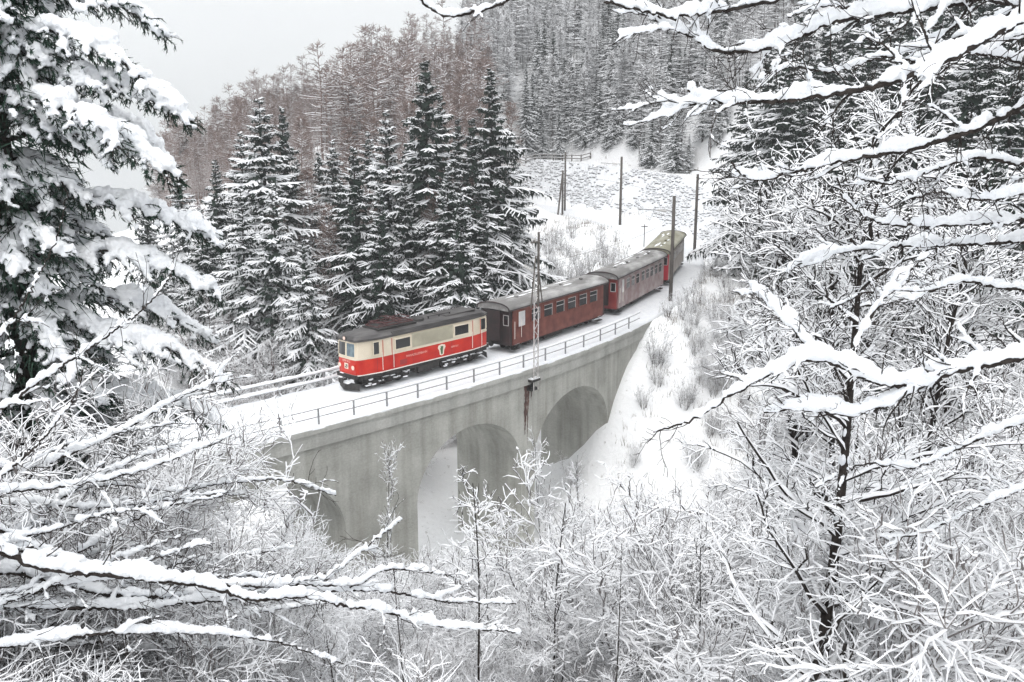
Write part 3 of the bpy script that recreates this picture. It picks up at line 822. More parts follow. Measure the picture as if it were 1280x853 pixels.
def build_coach(s, label, body, roofm, endm, wins, olive=False, front_red=False):
    root = place_vehicle("passenger_coach", s, label, "coach", 4.4)
    L, W, z0, zE = 6.22, 1.22, 0.58, 3.06
    m = MB(); m.box((0, 0, (z0 + zE) / 2), (2 * L - 0.6, 2 * W, zE - z0)); m.build("body", body, root)
    for sx in (1, -1):
        m = MB(); m.box((sx * (L - 0.15), 0, (z0 + zE) / 2 + 0.02), (0.31, 2 * W - 0.16, zE - z0 + 0.06))
        e = m.build("end_wall", endm, root)
        m = MB(); m.box((sx * (L + 0.10), 0, 1.9), (0.22, 0.95, 2.1)); m.build("gangway", ENDDARK, e)
        m = MB(); m.box((sx * (L + 0.014), 0.85, 2.3), (0.02, 0.34, 0.62)); w = m.build("end_window", GLASS, root)
        m = MB()
        for dz in (-0.34, 0.34): m.box((sx * (L + 0.02), 0.85, 2.3 + dz), (0.03, 0.44, 0.05))
        for dy in (-0.2, 0.2): m.box((sx * (L + 0.02), 0.85 + dy, 2.3), (0.03, 0.05, 0.63))
        m.build("frame", FRAME_GREY, w)
        m = MB(); m.tube([(sx * L, 0, 0.72), (sx * (L + 0.55), 0, 0.72)], 0.07, 8); m.tube([(sx * (L + 0.5), 0, 0.72), (sx * (L + 0.57), 0, 0.72)], 0.19, 14); m.build("coupler", DARKSTEEL, root)
    # arched roof
    m = MB(); a = np.linspace(R_(-4), R_(184), 19)
    ring = np.stack([1.33 * np.cos(a), np.where(np.sin(a) > 0, np.sin(a), 0) ** 0.8 * 0.46 + zE - 0.02 + np.minimum(np.sin(a), 0) * 0.8], 1)
    xs = np.concatenate([[-L - 0.32, -L - 0.3], np.linspace(-L, L, 13), [L + 0.3, L + 0.32]])
    G = np.stack([np.stack([np.full(19, x), ring[:, 0] * (0.985 if abs(x) > L + 0.31 else 1), (ring[:, 1] - zE) * (0.93 if abs(x) > L + 0.31 else 1) + zE], 1) for x in xs])
    m.sheet(G)
    for e in (0, -1):
        V = np.vstack([G[e], [[xs[e], 0, zE - 0.02]]]); m.add(V, None, [[i, i + 1, 19] for i in range(18)])
    rf = m.build("roof", roofm, root, smooth=False)
    m = MB()
    for sx in (1, -1):
        P = np.stack([np.full(19, sx * (L + 0.335)), ring[:, 0] * 1.003, (ring[:, 1] - zE) * 1.01 + zE], 1)
        m.tube(P, 0.045, 6)
    for sy in (1, -1): m.bar((-L - 0.3, sy * 1.335, zE - 0.02), (L + 0.3, sy * 1.335, zE - 0.02), 0.035)
    m.build("roof_edge", ENDDARK, rf)
    m = MB()
    for x in (-4.2, -1.4, 1.4, 4.2):
        m.tube([(x, 0.25, zE + 0.42), (x, 0.25, zE + 0.55), (x, 0.25, zE + 0.6)], [0.12, 0.16, 0.06], 10)
    m.build("ventilator", roofm, rf)
    m = MB(); rng = np.random.default_rng(int(s * 10))
    for k in range(9):
        x = rng.uniform(-L, L - 2.6); y = rng.uniform(-0.75, 0.5); l = rng.uniform(1.0, 2.6)
        z = lambda yy: zE - 0.02 + 0.46 * (1 - (yy / 1.33) ** 2) ** 0.4
        n = 8; t = np.linspace(0, 1, n); w = 0.01 + 0.11 * np.sin(t * math.pi) * rng.uniform(0.5, 1.1, n)
        m.sheet(np.stack([np.stack([x + l * t, y - w, z(y - w) + 0.01], 1), np.stack([x + l * t, np.full(n, y), np.full(n, z(y)) + 0.05 * np.sin(t * math.pi)], 1), np.stack([x + l * t, y + w, z(y + w) + 0.01], 1)], 1))
    m.build("snow_patch", SNOW_TWIG, rf, smooth=True)
    # underframe and bogies
    m = MB(); m.box((0, 0, 0.5), (11.4, 1.9, 0.2)); m.box((0.6, 0.6, 0.34), (2.4, 0.7, 0.3)); m.build("underframe", DARKSTEEL, root)
    for xc in (4.1, -4.1):
        m = MB()
        for dx in (-0.75, 0.75):
            wheelset(m, xc + dx, 0.33)
            for sy in (-1, 1): m.box((xc + dx, sy * 0.75, 0.33), (0.26, 0.14, 0.26))
        for sy in (-1, 1): m.box((xc, sy * 0.72, 0.42), (2.2, 0.08, 0.18))
        m.build("bogie", DARKSTEEL, root)
    for sy in (1, -1):
        Y = sy * W
        for (x0, x1, wz0, wz1, gm) in wins:
            window(root, x0, x1, wz0, wz1, Y, body if gm is not GLASS_FROST else body, gm, transom=None, fw=0.07)
        m = MB()
        for (x0, x1, wz0, wz1, gm) in wins:
            if gm is GLASS:
                m.box(((x0 + x1) / 2, Y + sy * 0.03, wz0 + (wz1 - wz0) * 0.62), (x1 - x0, 0.03, 0.045))
                m.box(((x0 + x1) / 2, Y + sy * 0.03, wz1 - 0.02), (x1 - x0, 0.03, 0.045)); m.box((x0 + 0.03, Y + sy * 0.03, (wz0 + wz1) / 2), (0.045, 0.03, wz1 - wz0))
        m.build("window_bar", FRAME_GREY, root)
        m = MB(); m.box((0, Y + sy * 0.004, 1.78), (2 * L - 0.62, 0.02, 0.05)); m.build("waist_strip", body, root)
        m = MB()
        for z in (0.25, 0.55): m.box((L - 0.75, sy * 1.1, z), (0.7, 0.3, 0.05))
        for z in (0.25, 0.55): m.box((-L + 0.75, sy * 1.1, z), (0.7, 0.3, 0.05))
        st = m.build("step", DARKSTEEL, root)
        m = MB()
        for sx in (1, -1): m.box((sx * (L - 0.75), sy * 1.1, 0.6), (0.62, 0.24, 0.06))
        m.build("step_snow", SNOW_TWIG, st)
    m = MB(); m.bar((L - 1.2, W + 0.05, 1.0), (L - 1.2, W + 0.05, 2.2), 0.02); m.bar((L - 0.42, W + 0.05, 1.0), (L - 0.42, W + 0.05, 2.2), 0.02); m.build("handrail", WHITE, root)
wins1 = [(4.55, 5.35, 1.75, 2.78, GLASS_FROST)] + [(x, x + 1.05, 1.88, 2.72, GLASS) for x in (2.75, 1.2, -0.35, -1.9, -3.45, -4.95)]
wins2 = [(4.75, 5.3, 1.75, 2.78, GLASS_FROST)] + [(x, x + 0.85, 1.9, 2.7, GLASS) for x in (3.4, 2.2, 1.0, -0.4, -1.6, -2.8, -4.0, -5.2)]
build_coach(13.3, "maroon coach coupled directly behind the red and cream locomotive", MAROON_DUSTY, ROOF_SNOWY, ENDDARK, wins1)
build_coach(27.8, "middle coach, its maroon side greyed by snow dust, between the two other coaches", MAROON_GREY, ROOF_SNOWY, MAROON, wins2)
build_coach(41.9, "last coach of the train with olive grey roof and bright red end wall", BEIGE_GREY, ROOF_OLIVE, ENDRED, wins2)

# ------------------------------------------------------------------ masts, poles, wire, fence, sign
def lattice_mast():
    b = trk(SM, -3.72, -1.35)
    root = empty("catenary_mast", b, trk_ang(SM), "slender lattice catenary mast bolted to the outer face of the viaduct beside the first coach", "catenary mast")
    m = MB(); h = 7.4
    for dx in (-0.22, 0.22):
        m.box((dx, 0, h / 2 - 0.3), (0.055, 0.055, h + 0.6))
    n = 17
    for i in range(n):
        z0, z1 = h * i / n, h * (i + 1) / n
        m.bar((-0.2 * (-1) ** i, 0, z0), (0.2 * (-1) ** i, 0, z1), 0.022, 5)
    m.build("lattice", mat("grey_lattice_steel", (0.36, 0.33, 0.32), (0.62, 0.60, 0.59), rough=0.7, scale=3, stretch=(1, 1, 2)), root)
    m = MB(); m.box((0.2, 0, 7.4), (0.11, 0.10, 4.8)); m.build("pole", WOOD, root)
    m = MB(); m.bar((-0.1, 0, h + 0.9), (-0.55, 0, 5.0), 0.05); m.bar((0.05, 0, h + 0.9), (0.62, 0, 5.2), 0.05); m.build("brace", WOOD, root)
    m = MB(); m.box((-0.15, 0, 9.2), (0.85, 0.09, 0.09)); ca = m.build("crossarm", WOOD, root)
    for x in (-0.45, -0.15):
        m = MB(); m.tube([(x, 0, 9.25), (x, 0, 9.38), (x, 0, 9.5)], [0.05, 0.09, 0.03], 8); m.build("insulator", INSUL, ca)
    m = MB(); m.bar((0, 0.1, 7.2), (0, 3.5, 8.55), 0.05); m.bar((0, 0.1, 7.0), (0, 4.2, 7.1), 0.045); m.bar((0, 2.6, 8.2), (0, 3.3, 7.1), 0.025)
    arm = m.build("bracket_arm", mat("snowy_tube_steel", (0.45, 0.45, 0.46), (0.75, 0.75, 0.76), rough=0.6, scale=2), root)
    m = MB()
    for yy in np.linspace(0.35, 0.95, 5):
        z = 7.2 + (yy - 0.1) / 3.4 * 1.35; m.tube([(0, yy - 0.04, z - 0.015), (0, yy + 0.04, z + 0.015)], 0.12, 10)
    m.build("insulator", INSUL, arm)
    m = MB(); m.box((0, 0.2, 0.1), (0.85, 0.5, 0.16)); m.box((-0.1, 0.24, -0.5), (0.6, 0.4, 0.2)); m.box((0, 0.3, -0.2), (0.14, 0.3, 0.9)); br = m.build("wall_bracket", DARKSTEEL, root)
    m = MB(); m.box((0, 0.2, 0.21), (0.8, 0.45, 0.07)); m.build("bracket_snow", SNOW_TWIG, br)
lattice_mast()

def pole(px_top, py_top, px_base, py_base, z_base, r, label, arms=(), strut=None, cap=True, D=None):
    a = at_z(px_base, py_base, z_base) if D is None else at_d(px_base, py_base, D)
    D = a[1]
    t = at_d(px_top, py_top, D)
    gz = H1(a[0], a[1])
    z0 = min(a[2], gz) - 0.4
    h = t[2] - z0
    root = empty("catenary_pole", (a[0], a[1], z0), 0, label, "pole")
    m = MB(); m.tube([(0, 0, 0), (0, 0, h * 0.5), (0, 0, h)], [r, r * 0.92, r * 0.8], 10); m.build("shaft", WOOD, root, smooth=True)
    for (dx, dz, ln) in arms:
        m = MB(); m.bar((0, 0, h - dz), (ln, dx, h - dz + 0.15), 0.05); am = m.build("bracket_arm", STEEL, root)
        m = MB(); m.tube([(ln * 0.2, dx * 0.2, h - dz + 0.0), (ln * 0.45, dx * 0.45, h - dz + 0.1)], 0.1, 8); m.build("insulator", INSUL, am)
    if strut:
        dx, dy = strut
        m = MB(); m.tube([(dx, dy, -0.8), (0, 0, h - 0.25)], r * 0.85, 8); m.build("strut", WOOD, root)
    if cap:
        m = MB(); m.tube([(0, 0, h), (0, 0, h + 0.07), (0, 0, h + 0.1)], [r * 0.85, r * 0.7, r * 0.2], 8); m.build("snow_cap", SNOW_TWIG, root, smooth=True)
    return root
pole(843, 245, 838, 374, -0.6, 0.17, "thick grey pole at the end of the viaduct railing, in front of the last coach", arms=((0.5, 1.3, -3.0),), D=84.5)
pole(870, 218, 868, 316, -0.3, 0.18, "lone grey pole standing in the snow right of the last coach", arms=())
pole(779, 196, 775, 281, 0.0, 0.19, "tall bare pole in front of the snowy stone slope behind the train", arms=((0.3, 1.0, -2.8),))
pole(709, 190, 706, 262, 0.2, 0.16, "straight pole rising past the wooden fence at the far bend")
pole(705, 213, 703, 266, 0.0, 0.16, "shorter strutted pole making a narrow A beside the straight pole at the far bend", strut=(-0.95, -2.4))
def signpost():
    a = at_z(805, 306, 0.0)
    root = empty("signal_post", (a[0], a[1], H1(a[0], a[1]) - 0.2), 0, "thin little post with a crossbar just left of the last coach roof", "post")
    m = MB(); m.bar((0, 0, 0), (0, 0, 3.0), 0.05); m.build("shaft", WOOD, root)
    m = MB(); m.box((0, 0, 2.75), (0.75, 0.05, 0.09)); m.build("crossbar", WOOD, root)
signpost()
def wire():
    root = empty("contact_wire", trk(0, 0, 5.6), 0, "thin dark overhead contact wire strung above the train", "wire")
    inv = trk(0, 0, 5.6)
    s = np.arange(-38, 120, 1.0)
    m = MB(); m.tube(trk(s, 0.1 * np.sin(s / 6), 5.35) - inv, 0.012, 4); m.build("wire", DARKSTEEL, root)
wire()

def fence():
    p0, p1 = at_d(646, 205, 182), at_d(738, 203, 179)
    n = 9
    root = empty("wooden_fence", (p0[0], p0[1], H1(p0[0], p0[1])), 0, "dark two-rail wooden fence along the road above the snowy stone slope", "fence")
    b = np.array([p0[0], p0[1], H1(p0[0], p0[1])])
    pts = []
    for i in range(n):
        x, y = p0[0] + (p1[0] - p0[0]) * i / (n - 1), p0[1] + (p1[1] - p0[1]) * i / (n - 1)
        pts.append(np.array([x, y, H1(x, y)]) - b)
    for p in pts:
        m = MB(); m.box(p + [0, 0, 0.55], (0.22, 0.22, 1.5)); m.build("post", WOOD, root)
    for z in (0.55, 1.1):
        m = MB()
        m.tube(np.array(pts) + [0, -0.1, z], 0.1, 6); m.build("rail", WOOD, root)
        m = MB(); P = np.array(pts) + [0, -0.1, z + 0.07]; m.tube(P, 0.07, 6); m.build("snow_ridge", SNOW_TWIG, root)
fence()

def stone_slope():
    root = empty("stone_revetment", trk(85, -6, 0), 0, "snow-dusted stone revetment slope curving behind the train below the wooden fence", "stone slope")
    inv = trk(85, -6, 0)
    s = np.linspace(48, 126, 160); t = np.linspace(0, 1, 14)
    top = np.interp(s, BANK_S, BANK_T)
    G = np.stack([trk(s, -(4.3 + 1.45 * top * tt), -0.5 + (top + 0.5) * tt) for tt in t], 1)
    rng = np.random.default_rng(11)
    base = MB(); base.sheet(G - inv); base.build("slope", SNOW_SHADED, root, smooth=True)
    m = MB()
    for k in range(4200):
        ss = rng.uniform(53, 125); tp = np.interp(ss, BANK_S, BANK_T)
        tt = rng.uniform(0.0, 1.0) ** 1.1
        row = tt
        tt = min(max(row + rng.normal(0, 0.012), 0), 0.985)
        if math.sin(ss * 0.7 + 3 * tt) + math.sin(ss * 0.23 - 5 * tt) + rng.normal(0, 0.7) > 0.35: continue
        c = trk(ss, -(4.3 + 1.45 * tp * tt), -0.5 + (tp + 0.5) * tt) - inv
        a = trk_ang(ss) + rng.normal(0, 0.25)
        l, hh = rng.uniform(0.10, 0.36) * rng.choice([1, 1, 1, 2]), rng.uniform(0.05, 0.17)
        m.box(c + [0, 0, hh * 0.15], (l, 0.42, hh), rz=a)
        m.box(c + [0, 0, hh * 0.6 + 0.05], (l * 1.1, 0.46, 0.12), m=1, rz=a)
    m.build("stonework", [STONE, SNOW_TWIG], root)
stone_slope()

# ------------------------------------------------------------------ vegetation prototypes (mesh data)
def spruce_meshes(seed, H=20.0, Rm=3.3, nwh=34, bare=0.06, snow=0.055, twigs=12, needle_mat=NEEDLE, dead=True, hang=0.3, dens=1.0):
    rng = np.random.default_rng(seed)
    tm = MB()
    zt = np.linspace(0, H, 9)
    tm.tube(np.stack([0.05 * np.sin(zt), 0.05 * np.cos(zt * 0.7), zt], 1), np.linspace(0.26, 0.02, 9), 8)
    cm = MB()
    base, dirs, Ls, frac = [], [], [], []
    for k in range(nwh):
        f = bare + (0.985 - bare) * (k / (nwh - 1)) ** 0.93
        nb = rng.integers(5, 8)
        a0 = rng.uniform(0, 6.28)
        for j in range(nb):
            a = a0 + 6.28 * j / nb + rng.normal(0, 0.25)
            prof = (1 - f) ** 0.95 + 0.05 * (1 - f) ** 0.3
            if f < 0.22: prof *= 0.72 + 1.2 * f
            L = max(Rm * prof * (rng.uniform(0.5, 1.25) if rng.random() < 0.85 else 0.3) * 1.1, 0.22)
            el = R_(np.interp(f, [0, 0.4, 0.8, 1], [-14, -6, 16, 48]) + rng.normal(0, 6))
            base.append((0, 0, f * H + rng.normal(0, 0.12))); dirs.append((math.cos(a) * math.cos(el), math.sin(a) * math.cos(el), math.sin(el))); Ls.append(L); frac.append(f)
    base, dirs, Ls, frac = map(np.array, (base, dirs, Ls, frac))
    n = 6
    t = np.linspace(0, 1, n)
    P = base[:, None] + dirs[:, None] * (t[None] * Ls[:, None])[..., None]
    sag = np.where(t < 0.7, t ** 2, 0.49 + (t - 0.7) * 0.7)
    P[:, :, 2] -= (Ls[:, None] * sag[None]) * np.interp(frac, [0, 1], [0.34, 0.10])[:, None]
    P[:, 1:] += rng.normal(0, 0.02, P[:, 1:].shape) * Ls[:, None, None]
    Rb = np.linspace(0.05, 0.022, n)[None] * np.clip(Ls[:, None] / 2.2, 0.4, 1.1)
    S = snow * np.clip(Ls[:, None] / 1.8, 0.75, 1.25) * rng.uniform(0.5, 1.5, (len(Ls), n))
    limbs(cm, P, Rb, S)
    # lateral sprays
    idx = np.repeat(np.arange(len(Ls)), twigs)
    tt = np.tile(np.linspace(0.16, 0.99, twigs), len(Ls)) + rng.normal(0, 0.03, len(idx))
    bp, T, _, _ = sample(P[idx], np.clip(tt, 0.05, 0.99))
    sd = np.tile(np.where(np.arange(twigs) % 2, 1, -1), len(Ls))
    hor = np.cross(T, np.array([0, 0, 1.0])); hor /= np.linalg.norm(hor, axis=1)[:, None] + 1e-9
    d = T * 0.75 + hor * (sd * rng.uniform(0.55, 1.0, len(idx)))[:, None]; d[:, 2] -= rng.uniform(0.1, 0.45, len(idx))
    Lt = Ls[idx] * np.interp(tt, [0, 0.35, 1], [0.16, 0.36, 0.13]) * rng.uniform(0.6, 1.25, len(idx)) + 0.08
    Q = walk(rng, bp, d, Lt, 4, 0.08, 0, 0.12)
    Rt = np.linspace(0.032, 0.012, 4)[None] * np.clip(Lt[:, None] / 0.6, 0.5, 1.2)
    St = snow * 0.85 * np.clip(Lt[:, None] / 0.6, 0.4, 1.1) * rng.uniform(0.2, 1.5, (len(Lt), 4))
    limbs(cm, Q, Rt, St)
    # hanging dark needles under the sprays
    for rep in range(max(1, int(round(3 * dens)))):
        u = rng.uniform(0, 1, len(Q)); c, Tq, _, _ = sample(Q, u)
        w = ((0.05 + 0.10 * rng.random(len(Q))) * np.clip(Lt / 0.5, 0.3, 1.1))[:, None]
        h = hang * np.clip(Lt / 0.7, 0.12, 1.2) * rng.uniform(0.5, 1.3, len(Q))
        tip = c + rng.normal(0, 0.07, (len(Q), 3)) + Tq * 0.05; tip[:, 2] -= h
        V = np.stack([c - Tq * w, c + Tq * w, tip], 1).reshape(-1, 3)
        cm.add(V, None, np.arange(len(V)).reshape(-1, 3), m=0)
    # dark needles close round the stem
    nn = int(900 * dens)
    f = np.clip(1 - np.sqrt(rng.uniform(0.0, 1, nn)) * (1 - max(bare, 0.05)), 0, 0.97); rr = Rm * (1 - f) ** 0.85 * 0.55 * rng.uniform(0.1, 1, nn); a = rng.uniform(0, 6.28, nn)
    c = np.stack([rr * np.cos(a), rr * np.sin(a), f * H], 1)
    o = np.stack([np.cos(a), np.sin(a), np.zeros(nn)], 1)
    tn = np.stack([-np.sin(a), np.cos(a), np.zeros(nn)], 1) * rng.uniform(0.1, 0.3, nn)[:, None]
    tip = c + o * rng.uniform(0.1, 0.5, nn)[:, None]; tip[:, 2] -= rng.uniform(0.15, 0.6, nn)
    V = np.stack([c - tn, c + tn, tip], 1).reshape(-1, 3)
    cm.add(V, None, np.arange(len(V)).reshape(-1, 3), m=0)
    if dead:      # reddish brown bare lower twigs
        nd = 90
        z = rng.uniform(0.02, 0.42, nd) * H; a = rng.uniform(0, 6.28, nd)
        b = np.stack([0 * z, 0 * z, z], 1); dd = np.stack([np.cos(a), np.sin(a), rng.uniform(-0.5, 0.1, nd)], 1)
        D = walk(rng, b, dd, rng.uniform(0.8, 2.6, nd), 5, 0.15, 0, 0.12)
        limbs(cm, D, np.linspace(0.02, 0.01, 5)[None], 0.02 * np.ones((nd, 5)), bark=2)
        DR = np.broadcast_to(np.linspace(0.02, 0.01, 5)[None], (nd, 5))
        D2, R2 = grow(rng, D, DR, 6, 0.2, 1, 0.8, 50, 3, 0.15, 0, 0.1, rs=0.8, rmin=0.008)
        limbs(cm, D2, R2, 0.016 * np.ones(R2.shape), bark=2)
    return tm.mesh("trunk", BARK, True), cm.mesh("crown", [needle_mat, SNOW_TWIG, BARK_BROWN], False)

def larch_meshes(seed, H=20.0, snow=0.016, bark=LARCH_BARK, nb=170, L0=3.3, up=0.02, sub=9, rk=1.0):
    rng = np.random.default_rng(seed)
    tm = MB(); zt = np.linspace(0, H, 10)
    tm.tube(np.stack([0.12 * np.sin(zt * 0.5 + seed), 0.12 * np.cos(zt * 0.4), zt], 1), np.linspace(0.11, 0.02, 10), 6)
    cm = MB()
    f = rng.uniform(0.18, 1.0, nb) ** 0.85; a = rng.uniform(0, 6.28, nb)
    b = np.stack([0.1 * np.sin(f * H * 0.5 + seed), 0.1 * np.cos(f * H * 0.4), f * H], 1)
    el = np.interp(f, [0, 0.6, 1], [-0.15, 0.08, 0.6])
    d = np.stack([np.cos(a), np.sin(a), el], 1)
    L = L0 * (0.10 + 0.95 * (1 - f) ** 0.75) * rng.uniform(0.6, 1.2, nb)
    P = walk(rng, b, d, L, 5, 0.10, up, 0)
    R = np.broadcast_to(np.linspace(0.045, 0.02, 5)[None] * rk, (nb, 5))
    limbs(cm, P, R, snow * rng.uniform(0.2, 1.6, (nb, 5)), snow=1)
    C, RC = grow(rng, P, R, sub, 0.15, 1.0, 0.95, 45, 3, 0.2, up * 2, 0, rs=0.6, rmin=0.02 * rk)
    limbs(cm, C, RC, snow * 0.8 * rng.uniform(0, 1.6, RC.shape), snow=0 if snow < 0.006 else 1)
    return tm.mesh("trunk", bark, True), cm.mesh("crown", [bark, SNOW_TWIG], False)

def shrub_mesh(seed, stems=8, H=4.2, spread=0.55, per1=9, per2=9, snow=0.03, bark=GREY_BARK, up=0.03, r0=0.028, per3=0, name="twigs", droop=0.05, wig=0.11, len1=0.42, len2=0.2, ks=4):
    rng = np.random.default_rng(seed)
    m = MB()
    a = rng.uniform(0, 6.28, stems)
    b = np.stack([0.18 * np.cos(a), 0.18 * np.sin(a), np.full(stems, -0.25)], 1)
    d = np.stack([np.cos(a) * spread * rng.uniform(0.3, 1.3, stems), np.sin(a) * spread * rng.uniform(0.3, 1.3, stems), np.ones(stems)], 1)
    P = walk(rng, b, d, H * rng.uniform(0.65, 1.15, stems), 9, wig, up * 0.5, droop)
    R = np.broadcast_to(np.linspace(r0, r0 * 0.28, 9)[None], (stems, 9))
    def sn(shape, k): return k * rng.uniform(0.35, 1.7, shape) * np.linspace(1.1, 0.5, shape[-1])[None] * np.where(rng.random(shape) > 0.16, 1, 0.15)
    limbs(m, P, R, sn(R.shape, snow * 1.2), ks=ks)
    C, RC = grow(rng, P, R, per1, 0.2, 1.0, H * len1, 46, 8, 0.2, up, droop * 1.5, rs=0.6, rmin=0.008)
    limbs(m, C, RC, sn(RC.shape, snow), ks=ks)
    E_, RE = grow(rng, C, RC, per2, 0.12, 1.0, H * len2 * 1.1, 44, 6, 0.27, up, droop, rs=0.6, rmin=0.006, flat=0.3)
    limbs(m, E_, RE, sn(RE.shape, snow * 0.8), ks=ks)
    if per3:
        G_, RG = grow(rng, E_, RE, per3, 0.2, 1.0, H * len2 * 0.5, 46, 4, 0.3, up, 0, rs=0.7, rmin=0.005, flat=0.3)
        limbs(m, G_, RG, sn(RG.shape, snow * 0.65))
    return m.mesh(name, [bark, SNOW_TWIG], True)

def put(name, meshes, loc, rz, sc, label, cat, group=None, tilt=0.0):
    """a plant: a top-level Empty with its mesh parts (shared data)"""
    if len(meshes) == 1:
        o = bpy.data.objects.new(name, meshes[0][1]); COL.objects.link(o)
    else:
        o = bpy.data.objects.new(name, None); COL.objects.link(o)
        for nm, me in meshes:
            c = bpy.data.objects.new(nm, me); COL.objects.link(c); c.parent = o
    o.location = [float(v) for v in loc]
    o.rotation_euler = (tilt, 0, float(rz))
    o.scale = (float(sc[0]), float(sc[0]), float(sc[1])) if isinstance(sc, tuple) else (float(sc),) * 3
    return tag(o, label, cat, group)

SPR = [spruce_meshes(100 + i, 20, (4.3, 4.6, 4.8, 4.2)[i], nwh=(27, 25, 28, 24)[i], bare=(0.06, 0.10, 0.05, 0.24)[i], snow=(0.052, 0.056, 0.085, 0.07)[i], twigs=15, hang=(0.42, 0.40, 0.30, 0.34)[i], dens=(1.3, 1.2, 0.8, 1.0)[i]) for i in range(4)]
SPR_FAR = [spruce_meshes(120 + i, 20, 3.0, nwh=26, snow=0.10, twigs=7, dead=False, dens=0.5) for i in range(2)]
LAR = [larch_meshes(140 + i, snow=0.004) for i in range(4)]
LAR_GREY = [larch_meshes(150 + i, snow=0.045, bark=GREY_BARK, L0=3.8) for i in range(3)]
LITE = [larch_meshes(160 + i, snow=(0.05, 0.003)[i], bark=(GREY_BARK, LARCH_BARK)[i], nb=64, L0=3.9, sub=5, rk=1.5) for i in range(2)]
pp = lambda tc: [("trunk", tc[0]), ("crown", tc[1])]

rng = np.random.default_rng(77)
def tree_by_top(px, py, D, protos, i, wide, label, name="snowy_spruce", cat="spruce", group=None, hmul=1.0):
    t = at_d(px, py, D)
    z0 = H1(t[0], t[1]) - 0.3
    h = max(t[2] - z0, 3.0)
    put(name, pp(protos[i % len(protos)]), (t[0], t[1], z0), rng.uniform(0, 6.28), (wide * h / 20 * hmul, h / 20), label, cat, group)

# spruces behind the train, each one by itself
G1 = "snowy spruces standing behind the train"
for a in [
    (531, 78, 83, 0, 1.25, "tallest snowy spruce behind the train, above the front half of the locomotive roof"),
    (614, 86, 88, 1, 1.30, "broad dark spruce at the right end of the row, beside the open snowy slope"),
    (324, 122, 84, 2, 1.35, "broad snowy spruce left of the locomotive, its top clear of its neighbours"),
    (352, 135, 90, 0, 1.0, "narrow spruce crowded against the broad snowy one left of the locomotive"),
    (482, 138, 84, 2, 1.1, "spruce close to the left of the tallest one behind the train"),
    (442, 185, 79, 0, 1.2, "shorter spruce rising straight above the locomotive cab"),
    (268, 200, 88, 1, 1.2, "lower spruce half hidden between the near snow-laden spruce and the broad one"),
    (222, 206, 96, 2, 1.2, "small spruce whose tip shows just right of the near snow-laden spruce"),
    (398, 190, 92, 3, 1.15, "thin spruce with bare lower trunk between the broad one and the cab"),
    (572, 150, 92, 0, 1.1, "spruce in the gap between the tallest and the broad dark one"),
    (300, 235, 78, 2, 1.15, "low full spruce near the left end of the far bridge railing"),
    (505, 215, 80, 1, 1.0, "lower spruce in front of the tallest one, close behind the locomotive roof"),
    (180, 245, 92, 0, 1.2, "spruce mostly hidden behind the hanging boughs of the near spruce"),
    (642, 168, 96, 2, 0.9, "slim spruce just left of the wooden fence"),
    (380, 290, 74, 2, 0.95, "young spruce just left of and behind the locomotive cab"),
    (550, 120, 95, 1, 1.1, "dark spruce peeping out right behind the tallest one"),
    (590, 150, 84, 0, 1.2, "dark spruce filling the gap left of the broad dark one"),
    (560, 205, 79, 1, 1.2, "low dark spruce directly above the rear half of the locomotive roof"),
    (460, 165, 92, 2, 1.2, "snow-streaked spruce standing behind the shorter one above the cab"),
    (415, 175, 88, 2, 1.2, "snow-streaked spruce slightly left of the cab, behind the bare-trunked one"),
    (300, 165, 92, 2, 1.3, "snow-streaked spruce just left behind the broad one left of the locomotive"),
    (340, 230, 77, 2, 1.2, "low spruce in front of the broad one, over the far bridge railing"),
    (250, 260, 82, 1, 1.2, "low dark spruce at the far left end of the row, above the bridge railing"),
    (634, 215, 88, 1, 1.0, "low dark spruce at the right end of the row, in front of the broad one"),
    (515, 160, 94, 0, 1.1, "dark spruce just left behind the tallest one"),
    (575, 240, 76, 3, 1.1, "spruce with bare lower trunk close behind the locomotive's rear end"),
    (475, 235, 77, 3, 1.1, "spruce with bare lower trunk close behind the locomotive's pantograph"),
    (425, 225, 83, 0, 1.2, "dark spruce left behind the shorter one above the cab"),
    (370, 200, 97, 1, 1.2, "dark spruce seen between the broad snowy one and the bare-trunked one"),
    (275, 250, 95, 0, 1.3, "dark low spruce behind the left end of the far bridge railing"),
    (605, 255, 82, 1, 1.2, "lowest dark spruce before the open snowy slope, above the first coach"),
]:
    tree_by_top(a[0], a[1], a[2], SPR, a[3], a[4], a[5], group=G1)

G1b = "bare brown trees among the spruces behind the train"
for (px, py, D, i) in [(385, 215, 86, 0), (420, 200, 90, 1), (460, 240, 82, 2), (555, 200, 86, 3), (585, 225, 84, 0), (500, 250, 90, 1), (345, 260, 82, 2), (250, 250, 90, 3), (410, 260, 80, 1), (540, 240, 81, 2), (630, 215, 92, 0), (435, 150, 104, 3), (375, 150, 106, 0), (575, 120, 108, 1), (460, 130, 112, 2), (290, 190, 104, 1), (510, 130, 110, 0), (640, 130, 118, 2)]:
    t = at_d(px, py, D); z0 = H1(t[0], t[1]) - 0.3; h = max(t[2] - z0, 5)
    put("bare_larch", pp(LAR[i]), (t[0], t[1], z0), rng.uniform(0, 6.28), (1.1 * h / 20, h / 20), "thin bare brown tree standing among the snowy spruces behind the train", "larch", G1b)
